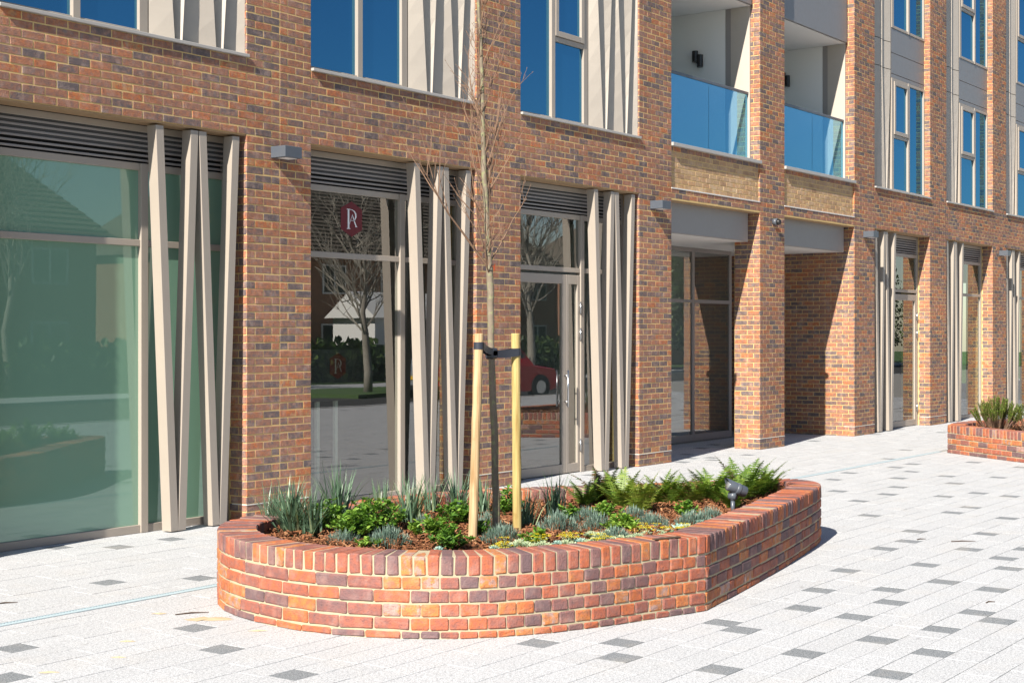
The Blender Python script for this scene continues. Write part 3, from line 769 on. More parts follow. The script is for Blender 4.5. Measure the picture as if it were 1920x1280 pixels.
# ------------------------------------------------------------------ brick planters
def from_corner(P, c):
    k = min(range(len(P)), key=lambda i: (P[i] - Vector(c)).length); return P[k:] + P[:k]
PL1 = from_corner(PL1, (8.70, -5.83)); PL2 = from_corner(PL2, (22.42, -2.62))
def arc_table(P):
    S = [0.]; n = len(P)
    for i in range(n): S.append(S[-1] + (P[(i + 1) % n] - P[i]).length)
    return np.array(S)
def planter(P, label, name, H, thick, zones, soil_z, limit, cat='planter'):
    S = arc_table(P); tot = S[-1]; n = len(P)
    def at(s):
        s %= tot; i = min(int(np.searchsorted(S, s, 'right')) - 1, n - 1); a, b = P[i], P[(i + 1) % n]
        t = (s - S[i]) / max(1e-9, S[i + 1] - S[i]); return a.lerp(b, t)
    area = sum(P[i].x * P[(i + 1) % n].y - P[(i + 1) % n].x * P[i].y for i in range(n)) / 2
    sg = 1 if area > 0 else -1                       # ccw: outward = (ty,-tx)
    cxy = sum(P, Vector((0, 0))) / n
    T = thing(name, label, cat, (cxy.x, cxy.y, 0)); TI = Matrix.Translation((-cxy.x, -cxy.y, 0))
    def frame(s0, s1):
        a, b = at(s0), at(s1); t = (b - a); L = t.length; t.normalize(); o = Vector((t.y, -t.x)) * sg; return ((a + b) / 2 + at((s0 + s1) / 2)) / 2, t, o, L
    def offset(d, step):
        m = int(tot / step); out = []
        for k in range(m):
            c, t, o, L = frame(tot * k / m - .02, tot * k / m + .02); out.append(c - o * d)
        return out
    # mortar core as a ring
    def ring(d0, d1, z0, z1, step=.05):
        A, B = offset(d0, step), offset(d1, step); m = len(A); mb = MB()
        vs = [(p.x, p.y, z0) for p in A] + [(p.x, p.y, z1) for p in A] + [(p.x, p.y, z1) for p in B] + [(p.x, p.y, z0) for p in B]
        fs = []
        for i in range(m):
            j = (i + 1) % m; fs += [(i, j, m + j, m + i), (m + i, m + j, 2 * m + j, 2 * m + i), (2 * m + i, 2 * m + j, 3 * m + j, 3 * m + i)]
        mb.add(vs, fs); return mb
    cap_h = .118
    W = link('wall', ring(.0085, thick - .008, -.01, H - .004).mesh('wall', 'cream_mortar'), T, M=TI)
    PC = Pieces('brick', 'closed', .0075, .0028, 12)
    def tone():
        r = random.random(); return random.uniform(0, .2) if r < .26 else (random.uniform(.3, .7) if r < .68 else random.uniform(.7, .97))
    def add(s0, s1, z0, z1, depth, joint, d_in=0.):
        c, t, o, L = frame(s0, s1)
        ax = Vector((t.x, t.y, 0)); ay = Vector((-o.x, -o.y, 0)); az = ax.cross(ay)
        M = Matrix((ax, ay, az)).transposed().to_4x4()
        cc = c - o * (depth / 2 + d_in + random.uniform(-.0025, .0015))
        M.translation = (cc.x, cc.y, (z0 + z1) / 2 + random.uniform(-.0012, .0012)); M = M @ Matrix.Rotation(random.gauss(0, .008), 4, 'Y')
        PC.put(M, (round(L - joint, 2), depth, round(z1 - z0, 3)), tone(), 'planter_brick')
    # cap: bricks on edge
    k = round(tot / .0825); w = tot / k
    for j in range(k): add(w * j, w * (j + 1), H - cap_h + random.uniform(-.001, .002), H + random.uniform(-.002, .002), thick, .0115)
    ch = .0825; z = H - cap_h - .010 - (ch - .011); row = 0
    while z > -.07:
        s = 0.; end = tot; first = row % 2
        while s < end - .02:
            c = at(s); L = zones(c)
            if first: L *= .5; first = 0
            L = min(L, end - s)
            if end - s - L < .05: L = end - s
            add(s, s + L, max(z, .001), z + ch - .011, .095, .012); s += L
        z -= ch; row += 1
    # inner face of the cap side
    PC.build(W, limit, 'brick_field')
    # soil
    I = offset(thick - .01, .08); m = len(I); rings = [I]; mb = MB(); zz = [soil_z]
    vs = [(p.x, p.y, soil_z) for p in I]; g = .12
    me_v = vs[:]; mb.add(vs, [tuple(range(m)) if area > 0 else tuple(range(m))[::-1]])
    link('soil', mb.mesh('soil', 'soil'), T, M=TI)
    return T, I
PH = .50
def zones1(c):
    if c.x < 6.95 and c.y > -4.62: return .228
    if c.y < -4.6 and c.x < 8.7: return .118
    if c.x >= 8.7 and c.y < -4.9: return random.choice((.115, .23, .23))
    return .228
P1, IN1 = planter(PL1, 'large curved red brick planter around the staked tree', 'brick_planter', PH, .27, zones1, .385, 300)
P2, IN2 = planter(PL2, 'smaller brick planter at the right edge holding an olive-green shrub', 'brick_planter', .43, .24, lambda c: .228, .33, 300)

# bark mulch
def mulch(poly, z, n, parent_label, x0, x1, y0, y1):
    mb = MB(); k = 0; rr = random.Random(5)
    pc = [(p.x, p.y) for p in poly]
    while k < n:
        x, y = rr.uniform(x0, x1), rr.uniform(y0, y1)
        if not inside((x, y), pc): continue
        k += 1; L = rr.uniform(.008, .03); w = rr.uniform(.003, .008); h = rr.uniform(.0015, .004)
        M = Matrix.Translation((x, y, z + .028 * math.sin(x * 5) * math.sin(y * 6 + 1) + rr.uniform(.012, .045))) @ Matrix.Rotation(rr.uniform(0, 6.3), 4, 'Z') @ Matrix.Rotation(rr.gauss(0, .45), 4, 'Y') @ Matrix.Rotation(rr.gauss(0, .5), 4, 'X')
        vs = [M @ Vector((sx * L * (1 - .3 * (sy > 0)), sy * w, sz * h)) for sx in (-1, 1) for sy in (-1, 1) for sz in (-1, 1)]
        mb.add([tuple(v) for v in vs], [(0, 1, 3, 2), (4, 6, 7, 5), (0, 4, 5, 1), (2, 3, 7, 6), (0, 2, 6, 4), (1, 5, 7, 3)], rr.random() ** 1.2)
    # hummocky bed under the chips
    mb.obj('bark_mulch', 'bark_chip', label=parent_label, cat='mulch', kind='stuff')
mulch(IN1, .385, 11000, 'red-brown bark mulch covering the soil of the large planter', 6.7, 12.7, -5.9, -2.5)
mulch(IN2, .33, 2500, 'dark bark mulch in the right-hand planter', 20.9, 26.7, -5.7, -2.4)

# ------------------------------------------------------------------ plants
def blade(mb, p, az, lean, L, w, tone, curve=.35, seg=5):
    d = Vector((math.cos(az), math.sin(az), 0)); side = Vector((-d.y, d.x, 0)); q = Vector(p); vs = []
    for k in range(seg + 1):
        t = k / seg; a = lean + curve * t * t
        ww = w * (1 - t ** 2.2) * (.55 + .45 * min(1, t * 5)); vs += [tuple(q - side * ww / 2), tuple(q + side * ww / 2)]
        q = q + (d * math.sin(a) + Vector((0, 0, 1)) * math.cos(a)) * (L / seg)
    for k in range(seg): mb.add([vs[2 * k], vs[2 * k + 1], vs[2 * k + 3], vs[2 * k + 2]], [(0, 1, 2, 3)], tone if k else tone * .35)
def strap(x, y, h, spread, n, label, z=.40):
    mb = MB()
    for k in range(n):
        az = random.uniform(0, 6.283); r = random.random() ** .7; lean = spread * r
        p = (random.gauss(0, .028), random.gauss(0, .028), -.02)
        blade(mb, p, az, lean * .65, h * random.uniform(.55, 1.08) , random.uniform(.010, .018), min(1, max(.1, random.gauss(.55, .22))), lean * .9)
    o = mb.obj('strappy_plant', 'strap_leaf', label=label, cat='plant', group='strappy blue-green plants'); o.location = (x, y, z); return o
def leaf_quad(mb, p, n, up, L, w, tone, fold=.25):
    n = Vector(n).normalized(); u = Vector(up); u = (u - n * u.dot(n))
    if u.length < 1e-4: u = Vector((1, 0, 0)).cross(n)
    u.normalize(); s = n.cross(u); p = Vector(p)
    vs = [p, p + u * L * .35 + s * w / 2 + n * fold * w, p + u * L * .75 + s * w * .38 + n * fold * w * .7, p + u * L, p + u * L * .75 - s * w * .38 + n * fold * w * .7, p + u * L * .35 - s * w / 2 + n * fold * w, p + u * L * .5]
    mb.add([tuple(v) for v in vs], [(0, 1, 6, 5), (1, 2, 3, 6), (6, 3, 4, 5)], tone)
def bushy(x, y, r, h, n, label, m='green_leaf', z=.40, L=.05, bright=.55, name='leafy_shrub', group='leafy green shrubs'):
    mb = MB()
    nst = max(7, int(n / 14)); tips = []
    for k in range(nst):
        az = random.uniform(0, 6.283); rr = r * math.sqrt(random.random()) ; hh = h * (1 - .55 * (rr / r) ** 2) * random.uniform(.75, 1.1)
        base = Vector((math.cos(az) * rr * .3, math.sin(az) * rr * .3, 0)); tip = Vector((math.cos(az) * rr, math.sin(az) * rr, hh))
        mb.tube([base, base.lerp(tip, .5) + Vector((0, 0, .02)), tip], [.004, .003, .0015], 4, .1, cap=False); tips.append((base, tip, az))
    for k in range(n):
        base, tip, az = random.choice(tips); t = 1 - .75 * random.random() ** 1.6
        p = base.lerp(tip, t) + Vector((random.gauss(0, .008), random.gauss(0, .008), 0)); a2 = random.uniform(0, 6.283)
        out = Vector((math.cos(a2), math.sin(a2), random.uniform(.1, 1.1))); nn = Vector((-math.cos(a2) * .6, -math.sin(a2) * .6, 1)) + Vector((random.gauss(0, .3), random.gauss(0, .3), 0))
        leaf_quad(mb, p, nn, out, L * random.uniform(.6, 1.15), L * .55 * random.uniform(.7, 1.1), min(1, max(.02, random.gauss(bright, .2) )))
    o = mb.obj(name, m, label=label, cat='shrub', group=group); o.location = (x, y, z); return o
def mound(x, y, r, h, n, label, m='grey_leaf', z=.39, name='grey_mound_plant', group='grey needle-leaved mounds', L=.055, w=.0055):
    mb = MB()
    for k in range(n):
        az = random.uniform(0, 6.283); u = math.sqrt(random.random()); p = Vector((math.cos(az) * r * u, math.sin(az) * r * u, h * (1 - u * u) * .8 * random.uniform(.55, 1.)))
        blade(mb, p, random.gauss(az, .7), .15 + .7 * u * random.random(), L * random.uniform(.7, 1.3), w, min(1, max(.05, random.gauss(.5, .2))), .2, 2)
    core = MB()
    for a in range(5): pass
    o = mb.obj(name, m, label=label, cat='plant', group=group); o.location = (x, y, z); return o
def fern(x, y, h, n, label, tone=.55, z=.40, bronze=0.):
    mb = MB()
    for k in range(n):
        az = 6.283 * k / n + random.gauss(0, .25); L = h * random.uniform(.75, 1.25); lean = random.uniform(.25, .75); cv = random.uniform(.4, 1.0)
        d = Vector((math.cos(az), math.sin(az), 0)); side = Vector((-d.y, d.x, 0)); q = Vector((0, 0, -.01)); seg = 20
        tn = 0. if random.random() < bronze else tone
        for j in range(seg):
            t = j / seg; a = lean + cv * t * t; dirv = d * math.sin(a) + Vector((0, 0, 1)) * math.cos(a); nrm = side.cross(dirv)
            q2 = q + dirv * (L / seg)
            mb.add([tuple(q - side * .0015), tuple(q + side * .0015), tuple(q2 + side * .0012), tuple(q2 - side * .0012)], [(0, 1, 2, 3)], .12)
            if j >= 2:
                pl = L * .30 * math.sin(math.pi * min(1, (t * .93 + .07)) ** .75) * (1 - .3 * t) + .006
                for s_ in (-1, 1):
                    o_ = (side * s_ + dirv * .35 - Vector((0, 0, 1)) * random.uniform(0, .3)).normalized(); wv = dirv * (L / seg) * .8
                    tt = min(1, max(.02, random.gauss(tn, .12))); tip = q + o_ * pl
                    # pinna with a toothed outline
                    c = 4; pts_u = []; pts_d = []
                    for e in range(c):
                        f0 = e / c; f1 = (e + .65) / c
                        pts_u += [q + o_ * pl * f0 + wv * (.35 * (1 - f0)), q + o_ * pl * f1 + wv * (.9 * (1 - f1))]
                        pts_d += [q + o_ * pl * f0 - wv * (.35 * (1 - f0)), q + o_ * pl * f1 - wv * (.9 * (1 - f1))]
                    poly = pts_u + [tip]; m_ = len(pts_u)
                    allv = [tuple(v) for v in pts_u] + [tuple(v) for v in pts_d] + [tuple(tip)]
                    mb.add(allv, [(i, i + 1, m_ + i + 1, m_ + i) for i in range(m_ - 1)] + [(m_ - 1, 2 * m_, 2 * m_ - 1)], tt)
            q = q2
    o = mb.obj('fern', 'fern_leaf', label=label, cat='fern', group='ferns at the right of the planter'); o.location = (x, y, z); return o
def rosette(x, y, r, label, m, z=.405, n=22):
    mb = MB()
    for k in range(n):
        az = k * 2.4; t = k / n; el = .25 + 1.0 * t; L = r * (1 - .62 * t)
        d = Vector((math.cos(az) * math.cos(el), math.sin(az) * math.cos(el), math.sin(el))); s = Vector((-math.sin(az), math.cos(az), 0)); nn = d.cross(s) * -1
        p = Vector((0, 0, .006 + .02 * t)); w = L * .34
        vs = [p - s * w * .3, p + s * w * .3, p + d * L * .6 + s * w * .55 + nn * -.004, p + d * L, p + d * L * .6 - s * w * .55 + nn * -.004, p + d * L * .6 + nn * .008]
        mb.add([tuple(v) for v in vs], [(0, 1, 2, 5), (5, 2, 3), (5, 3, 4), (0, 5, 4)], min(1, max(0, random.gauss(.45 + .3 * t, .15))))
    o = mb.obj('rosette_succulent', m, label=label, cat='succulent', group='pale succulents along the front edge'); o.location = (x, y, z); o.rotation_euler = (random.gauss(0, .15), random.gauss(0, .15), random.uniform(0, 6)); return o
def flowering(x, y, r, label, z=.40):
    T = thing('flowering_sedum', label, 'plant', (x, y, z), group='yellow-flowered sedums')
    mb = MB(); fl = MB()
    for k in range(int(9 + r * 60)):
        az = random.uniform(0, 6.283); u = r * math.sqrt(random.random()); h = random.uniform(.04, .085) * (1.2 - u / r * .5)
        b = Vector((math.cos(az) * u * .6, math.sin(az) * u * .6, 0)); t = Vector((math.cos(az) * u, math.sin(az) * u, h)); mb.tube([b, t], [.003, .002], 4, .3, cap=False)
        for j in range(12):
            a2 = j * 2.4; leaf_quad(mb, b.lerp(t, .25 + .7 * j / 12), (math.cos(a2) * -.5, math.sin(a2) * -.5, 1), (math.cos(a2), math.sin(a2), .5), .018, .008, random.uniform(.2, .9))
        if random.random() < .8:
            for j in range(16):
                a2 = j * 2.4; rr = .003 + .0065 * math.sqrt(j); c = t + Vector((math.cos(a2) * rr, math.sin(a2) * rr, .006 + random.uniform(0, .004)))
                leaf_quad(fl, c, (0, 0, 1), (math.cos(a2), math.sin(a2), .35), .013, .010, random.random())
    mb.obj('leaves', 'sedum_leaf', T); fl.obj('flowers', 'yellow_flower', T)
    return T
def G(px, py, z=.40): return gnd(px, py, z)
for px, py, h, sp, n, lab in [
    (548, 1001, .42, .95, 120, 'widest strappy blue-green plant at the left end of the planter'),
    (514, 990, .34, .6, 50, 'strappy plant touching the left rim beside the widest clump'),
    (583, 1003, .36, .75, 60, 'strappy plant at the front rim right of the widest clump'),
    (636, 990, .47, .60, 62, 'tallest strappy plant, in front of the shop window with the display board'),
    (672, 992, .26, .7, 26, 'low strappy tuft right of the tallest strappy plant'),
    (716, 962, .27, .42, 34, 'narrow upright strappy plant near the back rim'),
    (768, 989, .40, .62, 70, 'strappy plant with tan base in front of the slanted fins'),
    (808, 966, .34, .5, 40, 'strappy plant behind the tan-based clump, at the back rim'),
    (858, 962, .37, .62, 52, 'strappy plant just left of the left tree stake'),
    (908, 962, .31, .55, 42, 'strappy plant between left stake and tree trunk'),
    (984, 989, .30, .55, 46, 'strappy plant just right of the right tree stake'),
    (1040, 972, .36, .55, 48, 'rightmost strappy plant, beside the ferns')]:
    x, y = G(px, py); strap(x, y, h * 1.12, sp * 1.25, int(n * 1.25), lab)
for px, py, r, h, n, br, lab in [
    (612, 998, .14, .20, 420, .55, 'leafy green shrub between the two leftmost strappy plants'),
    (664, 1008, .15, .16, 460, .6, 'low leafy shrub in front of the tallest strappy plant'),
    (702, 1000, .19, .23, 760, .55, 'broadest leafy green shrub left of the tan-based clump'),
    (806, 1012, .12, .16, 380, .68, 'round bright green shrub right of the tan-based strappy clump'),
    (842, 1031, .13, .13, 380, .42, 'dark green shrub at the front rim left of the left stake'),
    (853, 986, .13, .17, 380, .5, 'leafy green shrub behind the left stake'),
    (905, 1006, .07, .10, 140, .45, 'small leafy shrub at the foot of the tree trunk'),
    (952, 965, .09, .2, 200, .5, 'leafy shrub behind the right stake'),
    (1002, 1022, .09, .09, 180, .62, 'low leafy shrub in front of the right stake'),
    (1068, 978, .09, .11, 180, .4, 'dark low shrub right of the rightmost strappy plant'),
    (1136, 976, .12, .12, 300, .72, 'bright leafy shrub below the left ferns'),
    (1172, 998, .14, .10, 380, .85, 'yellow-green spreading shrub in the middle right of the bed'),
    (1286, 968, .08, .10, 180, .62, 'small leafy shrub below the middle ferns'),
    (690, 1026, .07, .06, 120, .7, 'small low shrub at the front rim near the grey mounds')]:
    x, y = G(px, py); bushy(x, y, r * 1.2, h * 1.15, int(n * 1.15), lab, bright=br + .08, L=.046)
for px, py, r, h, n, lab in [
    (642, 1018, .10, .07, 260, 'grey mound at the front rim, leftmost'),
    (728, 1022, .14, .12, 480, 'large grey mound at the front rim left of the bright round shrub'),
    (795, 992, .08, .1, 200, 'small grey mound behind the bright round shrub'),
    (915, 992, .11, .12, 320, 'grey mound between the stakes, behind'),
    (942, 1016, .13, .11, 420, 'grey mound in front of the tree trunk'),
    (1046, 1000, .15, .16, 600, 'biggest grey-green mound right of the right stake'),
    (1102, 980, .11, .11, 360, 'blue-grey mound left of the bright leafy shrub'),
    (1122, 992, .11, .11, 360, 'blue-grey mound in front of its twin below the ferns'),
    (1188, 976, .11, .10, 360, 'blue-grey mound below the ferns, centre'),
    (1222, 990, .13, .10, 420, 'wide blue-grey mound right of the yellow-green shrub'),
    (1152, 1014, .11, .08, 320, 'flat grey mound among the pale succulents'),
    (1300, 984, .12, .09, 380, 'grey mound left of the garden spotlight'),
    (1330, 976, .10, .09, 300, 'grey mound nearest the garden spotlight')]:
    x, y = G(px, py, .40); mound(x, y, r * 1.1, h * 1.15, int(n * 1.2), lab)
for px, py, h, n, tn, bz, lab in [
    (1098, 952, .34, 12, .5, .12, 'leftmost fern, beside the rightmost strappy plant'),
    (1130, 946, .44, 12, .35, .35, 'tall bronze-tinged fern at the back left'),
    (1168, 956, .40, 14, .72, 0, 'yellow-green fern left of centre'),
    (1200, 960, .38, 14, .85, 0, 'brightest yellow fern in the middle'),
    (1236, 944, .38, 13, .62, .05, 'mid-green fern behind the brightest one'),
    (1264, 946, .40, 14, .6, .3, 'fern with bronze fronds in the middle'),
    (1302, 948, .36, 14, .62, .1, 'fern left of the garden spotlight'),
    (1338, 946, .46, 12, .55, .05, 'tall upright fern behind the garden spotlight'),
    (1392, 938, .50, 13, .5, .05, 'tallest fern, at the right end'),
    (1372, 952, .34, 13, .55, 0, 'dark fern just behind the spotlight head'),
    (1424, 930, .44, 12, .55, .08, 'fern near the right rim with long arching fronds'),
    (1446, 926, .26, 11, .5, .25, 'rightmost small fern against the rim')]:
    x, y = G(px, py); fern(x, y, h * .82, n + 3, lab, min(.9, tn - .06), bronze=bz)
ORD = 'first second third fourth fifth sixth seventh eighth ninth tenth eleventh twelfth thirteenth fourteenth fifteenth sixteenth seventeenth eighteenth nineteenth twentieth twenty-first twenty-second twenty-third twenty-fourth twenty-fifth twenty-sixth twenty-seventh twenty-eighth twenty-ninth thirtieth thirty-first'.split()
for k, (px, py, r, m) in enumerate(sorted([(927, 1036, .05, 1), (962, 1030, .05, 0), (975, 1026, .06, 0), (988, 1031, .06, 0), (1003, 1033, .055, 0), (1018, 1030, .06, 0), (1030, 1033, .05, 0), (1046, 1027, .05, 1), (1062, 1027, .06, 0), (1075, 1030, .05, 0), (1090, 1024, .06, 1), (1102, 1026, .055, 0), (1116, 1021, .055, 1), (1124, 1014, .07, 0), (1136, 1021, .06, 0), (1150, 1019, .05, 0), (1164, 1018, .06, 0), (1182, 1017, .055, 0), (1196, 1014, .06, 0), (1212, 1008, .05, 0), (1226, 1004, .055, 1), (1240, 1008, .055, 0), (1254, 1004, .05, 0), (1272, 999, .07, 1), (1290, 994, .05, 0), (1240, 1014, .05, 0), (1108, 1010, .06, 0), (1140, 1006, .05, 0), (823, 1037, .04, 1), (1314, 986, .05, 1), (1334, 984, .05, 1)])):
    x, y = G(px, py); rosette(x, y, r * 1.25, ('blue-grey' if m else 'cream-green') + ' rosette succulent at the planter front edge, ' + ORD[k] + ' from the left', 'blue_rosette_leaf' if m else 'sedum_leaf', n=24)
for px, py, r, lab in [(945, 1036, .07, 'yellow sedum at the front rim in front of the tree'), (1012, 1024, .07, 'yellow sedum in front of the right stake'), (1070, 1018, .09, 'yellow sedum left of the flat grey mound'), (1128, 1022, .06, 'pale yellow sedum in front of the flat grey mound'), (1206, 1004, .08, 'yellow sedum below the wide blue-grey mound'), (1238, 1000, .07, 'rightmost large yellow sedum'), (1286, 1004, .05, 'small yellow sedum near the planter corner')]:
    x, y = G(px, py); flowering(x, y, r, lab)
# right-hand shrub: upright needle-leaved stems
def needle_shrub(x, y, r, h, n, label, z):
    T = thing('needle_shrub', label, 'shrub', (x, y, z)); st = MB(); lf = MB()
    for k in range(n):
        az = random.uniform(0, 6.283); u = math.sqrt(random.random()) * r; b = Vector((math.cos(az) * u * .4, math.sin(az) * u * .4, 0)); t = Vector((math.cos(az) * u * .95, math.sin(az) * u * .95, h * random.uniform(.8, 1.05) * math.sqrt(1 - .72 * (u / r) ** 2)))
        mid = b.lerp(t, .5) + Vector((math.cos(az) * .03, math.sin(az) * .03, .02)); st.tube([b, mid, t], [.005, .004, .002], 5, .5, cap=False)
        for j in range(72):
            f = .42 + .58 * j / 72; p = (b.lerp(mid, f * 2) if f < .5 else mid.lerp(t, f * 2 - 1)); blade(lf, p, j * 2.4, random.uniform(.35, .9), random.uniform(.028, .05), .009, min(1, max(0, random.gauss(.35 + .4 * f * random.random(), .18))), -.4, 2)
    st.obj('stems', 'twig_bark', T); lf.obj('foliage', 'olive_leaf', T); return T
x, y = gnd(1868, 806, .34); needle_shrub(x, y, .42, .52, 120, 'upright olive-green needle-leaved shrub in the right-hand planter', .335)
x, y = gnd(1936, 808, .34); needle_shrub(x, y, .36, .50, 45, 'olive shrub cut off by the right edge of the photo', .335)

# ------------------------------------------------------------------ staked tree
TX, TY = 8.505, -4.24
TRY = -4.188          # the trunk stands a little behind the line of the stakes
def tq(px, py): X, Z = fac(px, py, TRY); return Vector((X, TRY, Z))
def tp(px, py): X, Z = fac(px, py, TY); return Vector((X, TY, Z))
TREE = thing('young_tree', 'slender leafless young tree tied between two stakes in the large planter', 'tree', (TX, TY, .39)); TI = Matrix.Translation((-TX, -TY, -.39))
tr = MB(); br = MB(); tw = MB()
tpts = [tq(932, 1010), tq(929, 900), tq(926, 780), tq(922, 680), tq(920, 580), tq(918, 520), tq(914, 430), tq(908, 330), tq(905, 220), tq(903, 120), tq(898, 20), tq(893, -120), tq(890, -260)]
trad = [.029, .026, .025, .024, .024, .026, .021, .019, .016, .0135, .011, .008, .0035]
sm = []; sr = []
for k in range(len(tpts) - 1):
    for j in range(4):
        t = j / 4; p = tpts[k].lerp(tpts[k + 1], t); sm.append(p + Vector((random.gauss(0, .0022), random.gauss(0, .0022), 0))); sr.append((trad[k] * (1 - t) + trad[k + 1] * t) * random.uniform(.95, 1.07))
sm.append(tpts[-1]); sr.append(.004)
tr.tube(sm, sr, 10)
link('trunk', tr.mesh('trunk', 'tree_bark', True), TREE, M=TI)
rt = random.Random(11)
def twig(p, d, L, r, depth):
    pts = [Vector(p)]; rad = [r]; q = Vector(p); d = Vector(d).normalized(); n = 6
    for k in range(n):
        d = (d + Vector((rt.gauss(0, .09), rt.gauss(0, .09), rt.gauss(.05, .06)))).normalized(); q = q + d * L / n; pts.append(q.copy()); rad.append(r * (1 - .8 * (k + 1) / n) + .0006)
    (br if depth == 0 else tw).tube(pts, rad, 5 if depth == 0 else 4, .5, cap=False)
    if depth < 2:
        for k in range(rt.randint(3, 6) if depth == 0 else rt.randint(1, 3)):
            i = rt.randint(1, n - 1); ax = Vector((rt.gauss(0, 1), rt.gauss(0, 1), rt.gauss(.2, .5))).normalized(); nd = (d * 1.0 + ax * .55).normalized()
            twig(pts[i], nd, L * rt.uniform(.3, .55), max(.0016, r * .45), depth + 1)
    else: 
        tw.tube([pts[-1], pts[-1] + d * .012], [.0032, .001], 4, .5, cap=False)
def on_trunk(z):
    for a, b, ra, rb in zip(tpts[:-1], tpts[1:], trad[:-1], trad[1:]):
        if a.z <= z <= b.z: t = (z - a.z) / (b.z - a.z); return a.lerp(b, t), ra * (1 - t) + rb * t
    return tpts[-1], .005
for k in range(64):
    z = 2.26 + (5.9 - 2.26) * (k / 64) ** .95 + rt.uniform(-.04, .04); p, r = on_trunk(z); az = rt.uniform(0, 6.283)
    lean = rt.uniform(.12, .42) if k > 3 else rt.uniform(.5, .8); L = rt.uniform(.22, .62) * (1.15 - .5 * (z - 2.2) / 3.7)
    twig(p, (math.cos(az) * math.sin(lean), math.sin(az) * math.sin(lean), math.cos(lean)), L, r * .16 + .0016, 0)
# the two clearest low limbs: one to the left, one close beside the trunk
p, r = on_trunk(2.30); twig(p, (-.62, .25, .72), 1.05, .010, 0); twig(p, (-.5, .1, .9), .8, .008, 0)
p, r = on_trunk(2.45); twig(p, (-.12, -.05, 1), 1.15, .012, 0); p, r = on_trunk(3.0); twig(p, (.35, -.2, 1), .6, .006, 0)
link('branches', br.mesh('branches', 'twig_bark', True), TREE, M=TI); link('twigs', tw.mesh('twigs', 'twig_bark'), TREE, M=TI)
def stake(px, base_py, top_px, label, m):
    x, y = 0, TY; b = tp(px, base_py); b.z = .36; t = tp(top_px, 626)
    q = MB(); n = 12; pts = [b.lerp(t, k / n) + Vector((random.gauss(0, .0015), 0, 0)) for k in range(n + 1)]; pts[-1] = t
    q.tube(pts + [t + Vector((0, 0, .004))], [.0325 * random.uniform(.97, 1.04) for k in range(n + 1)] + [.029], 14)
    o = link('tree_stake', q.mesh('tree_stake', m, False), None, label, 'stake', 'stakes beside the tree'); me = o.data
    for v in me.vertices: v.co -= Vector((b.x, TY, .36))
    o.location = (b.x, TY, .36); return b, t
sb1, st1 = stake(886, 1016, 898, 'left tree stake, pale round wooden post leaning slightly', 'pale_wood')
sb2, st2 = stake(970, 1000, 966.5, 'right tree stake, yellowish round wooden post with a flattened top', 'yellow_wood')
def strapband(c, r, z, h, pts_far, label, zf):
    """rubber tie: loop round the stake, two flat runs to the trunk"""
    T = thing('tree_tie', label, 'tree tie', (c.x, c.y, z), group='rubber ties on the tree')
    q = MB(); n = 20; vs = []
    for k in range(n): a = 6.283 * k / n; vs += [(math.cos(a) * r, math.sin(a) * r, -h / 2), (math.cos(a) * r, math.sin(a) * r, h / 2)]
    q.add(vs, [(2 * k, 2 * ((k + 1) % n), 2 * ((k + 1) % n) + 1, 2 * k + 1) for k in range(n)]); q.obj('loop', 'rubber', T, True)
    far = Vector((pts_far.x - c.x, pts_far.y - c.y, zf - z)); s = 1 if far.x > 0 else -1
    for sy in (-1, 1):
        q = MB(); pa = Vector((s * r * .3, sy * r * .96, 0)); pb = far + Vector((0, sy * .030, 0)); vs = []
        for k in range(9):
            t = k / 8; p = pa.lerp(pb, t) + Vector((0, sy * (-.012) * math.sin(t * 3.14), -.006 * math.sin(t * 3.14)))
            for dy in (-.003, .003): vs += [tuple(p + Vector((0, dy, -h / 2))), tuple(p + Vector((0, dy, h / 2)))]
        fs = []
        for k in range(8): o = 4 * k; fs += [(o, o + 4, o + 5, o + 1), (o + 2, o + 3, o + 7, o + 6), (o + 1, o + 5, o + 7, o + 3), (o, o + 2, o + 6, o + 4)]
        q.add(vs, fs); q.obj('strap', 'rubber', T)
    q = MB(); q.cbox(far.x - .034, far.x + .034, far.y - .038, far.y + .038, far.z - h / 2 - .008, far.z + h / 2 + .008, .012); q.obj('buffer', 'rubber', T)
tc, _ = on_trunk(1.72)
zl = tp(896, 648).z; zr_ = tp(967, 660).z
def stk(b, t, z): return b.lerp(t, (z - b.z) / (t.z - b.z))
strapband(stk(sb1, st1, zl), .0360, zl, .050, tc, 'black rubber tie from the left stake to the trunk', zl - .05)
strapband(stk(sb2, st2, zr_), .0360, zr_, .055, tc, 'black rubber tie from the trunk to the right stake', zr_ - .012)
q = MB(); p, r = on_trunk(tp(918, 500).z); q.add([(0, 0, 0), (.018, -.004, .03), (.024, 0, .0), (.012, .004, -.045)], [(0, 1, 2, 3)]); q.add([(0, .004, 0), (-.02, -.004, .01), (.01, .0, .012)], [(0, 1, 2)])
o = q.obj('ribbon_tag', 'orange_tag', label='small orange ribbon tied to the tree trunk', cat='ribbon'); o.location = (p.x + .01, p.y - r - .004, p.z)
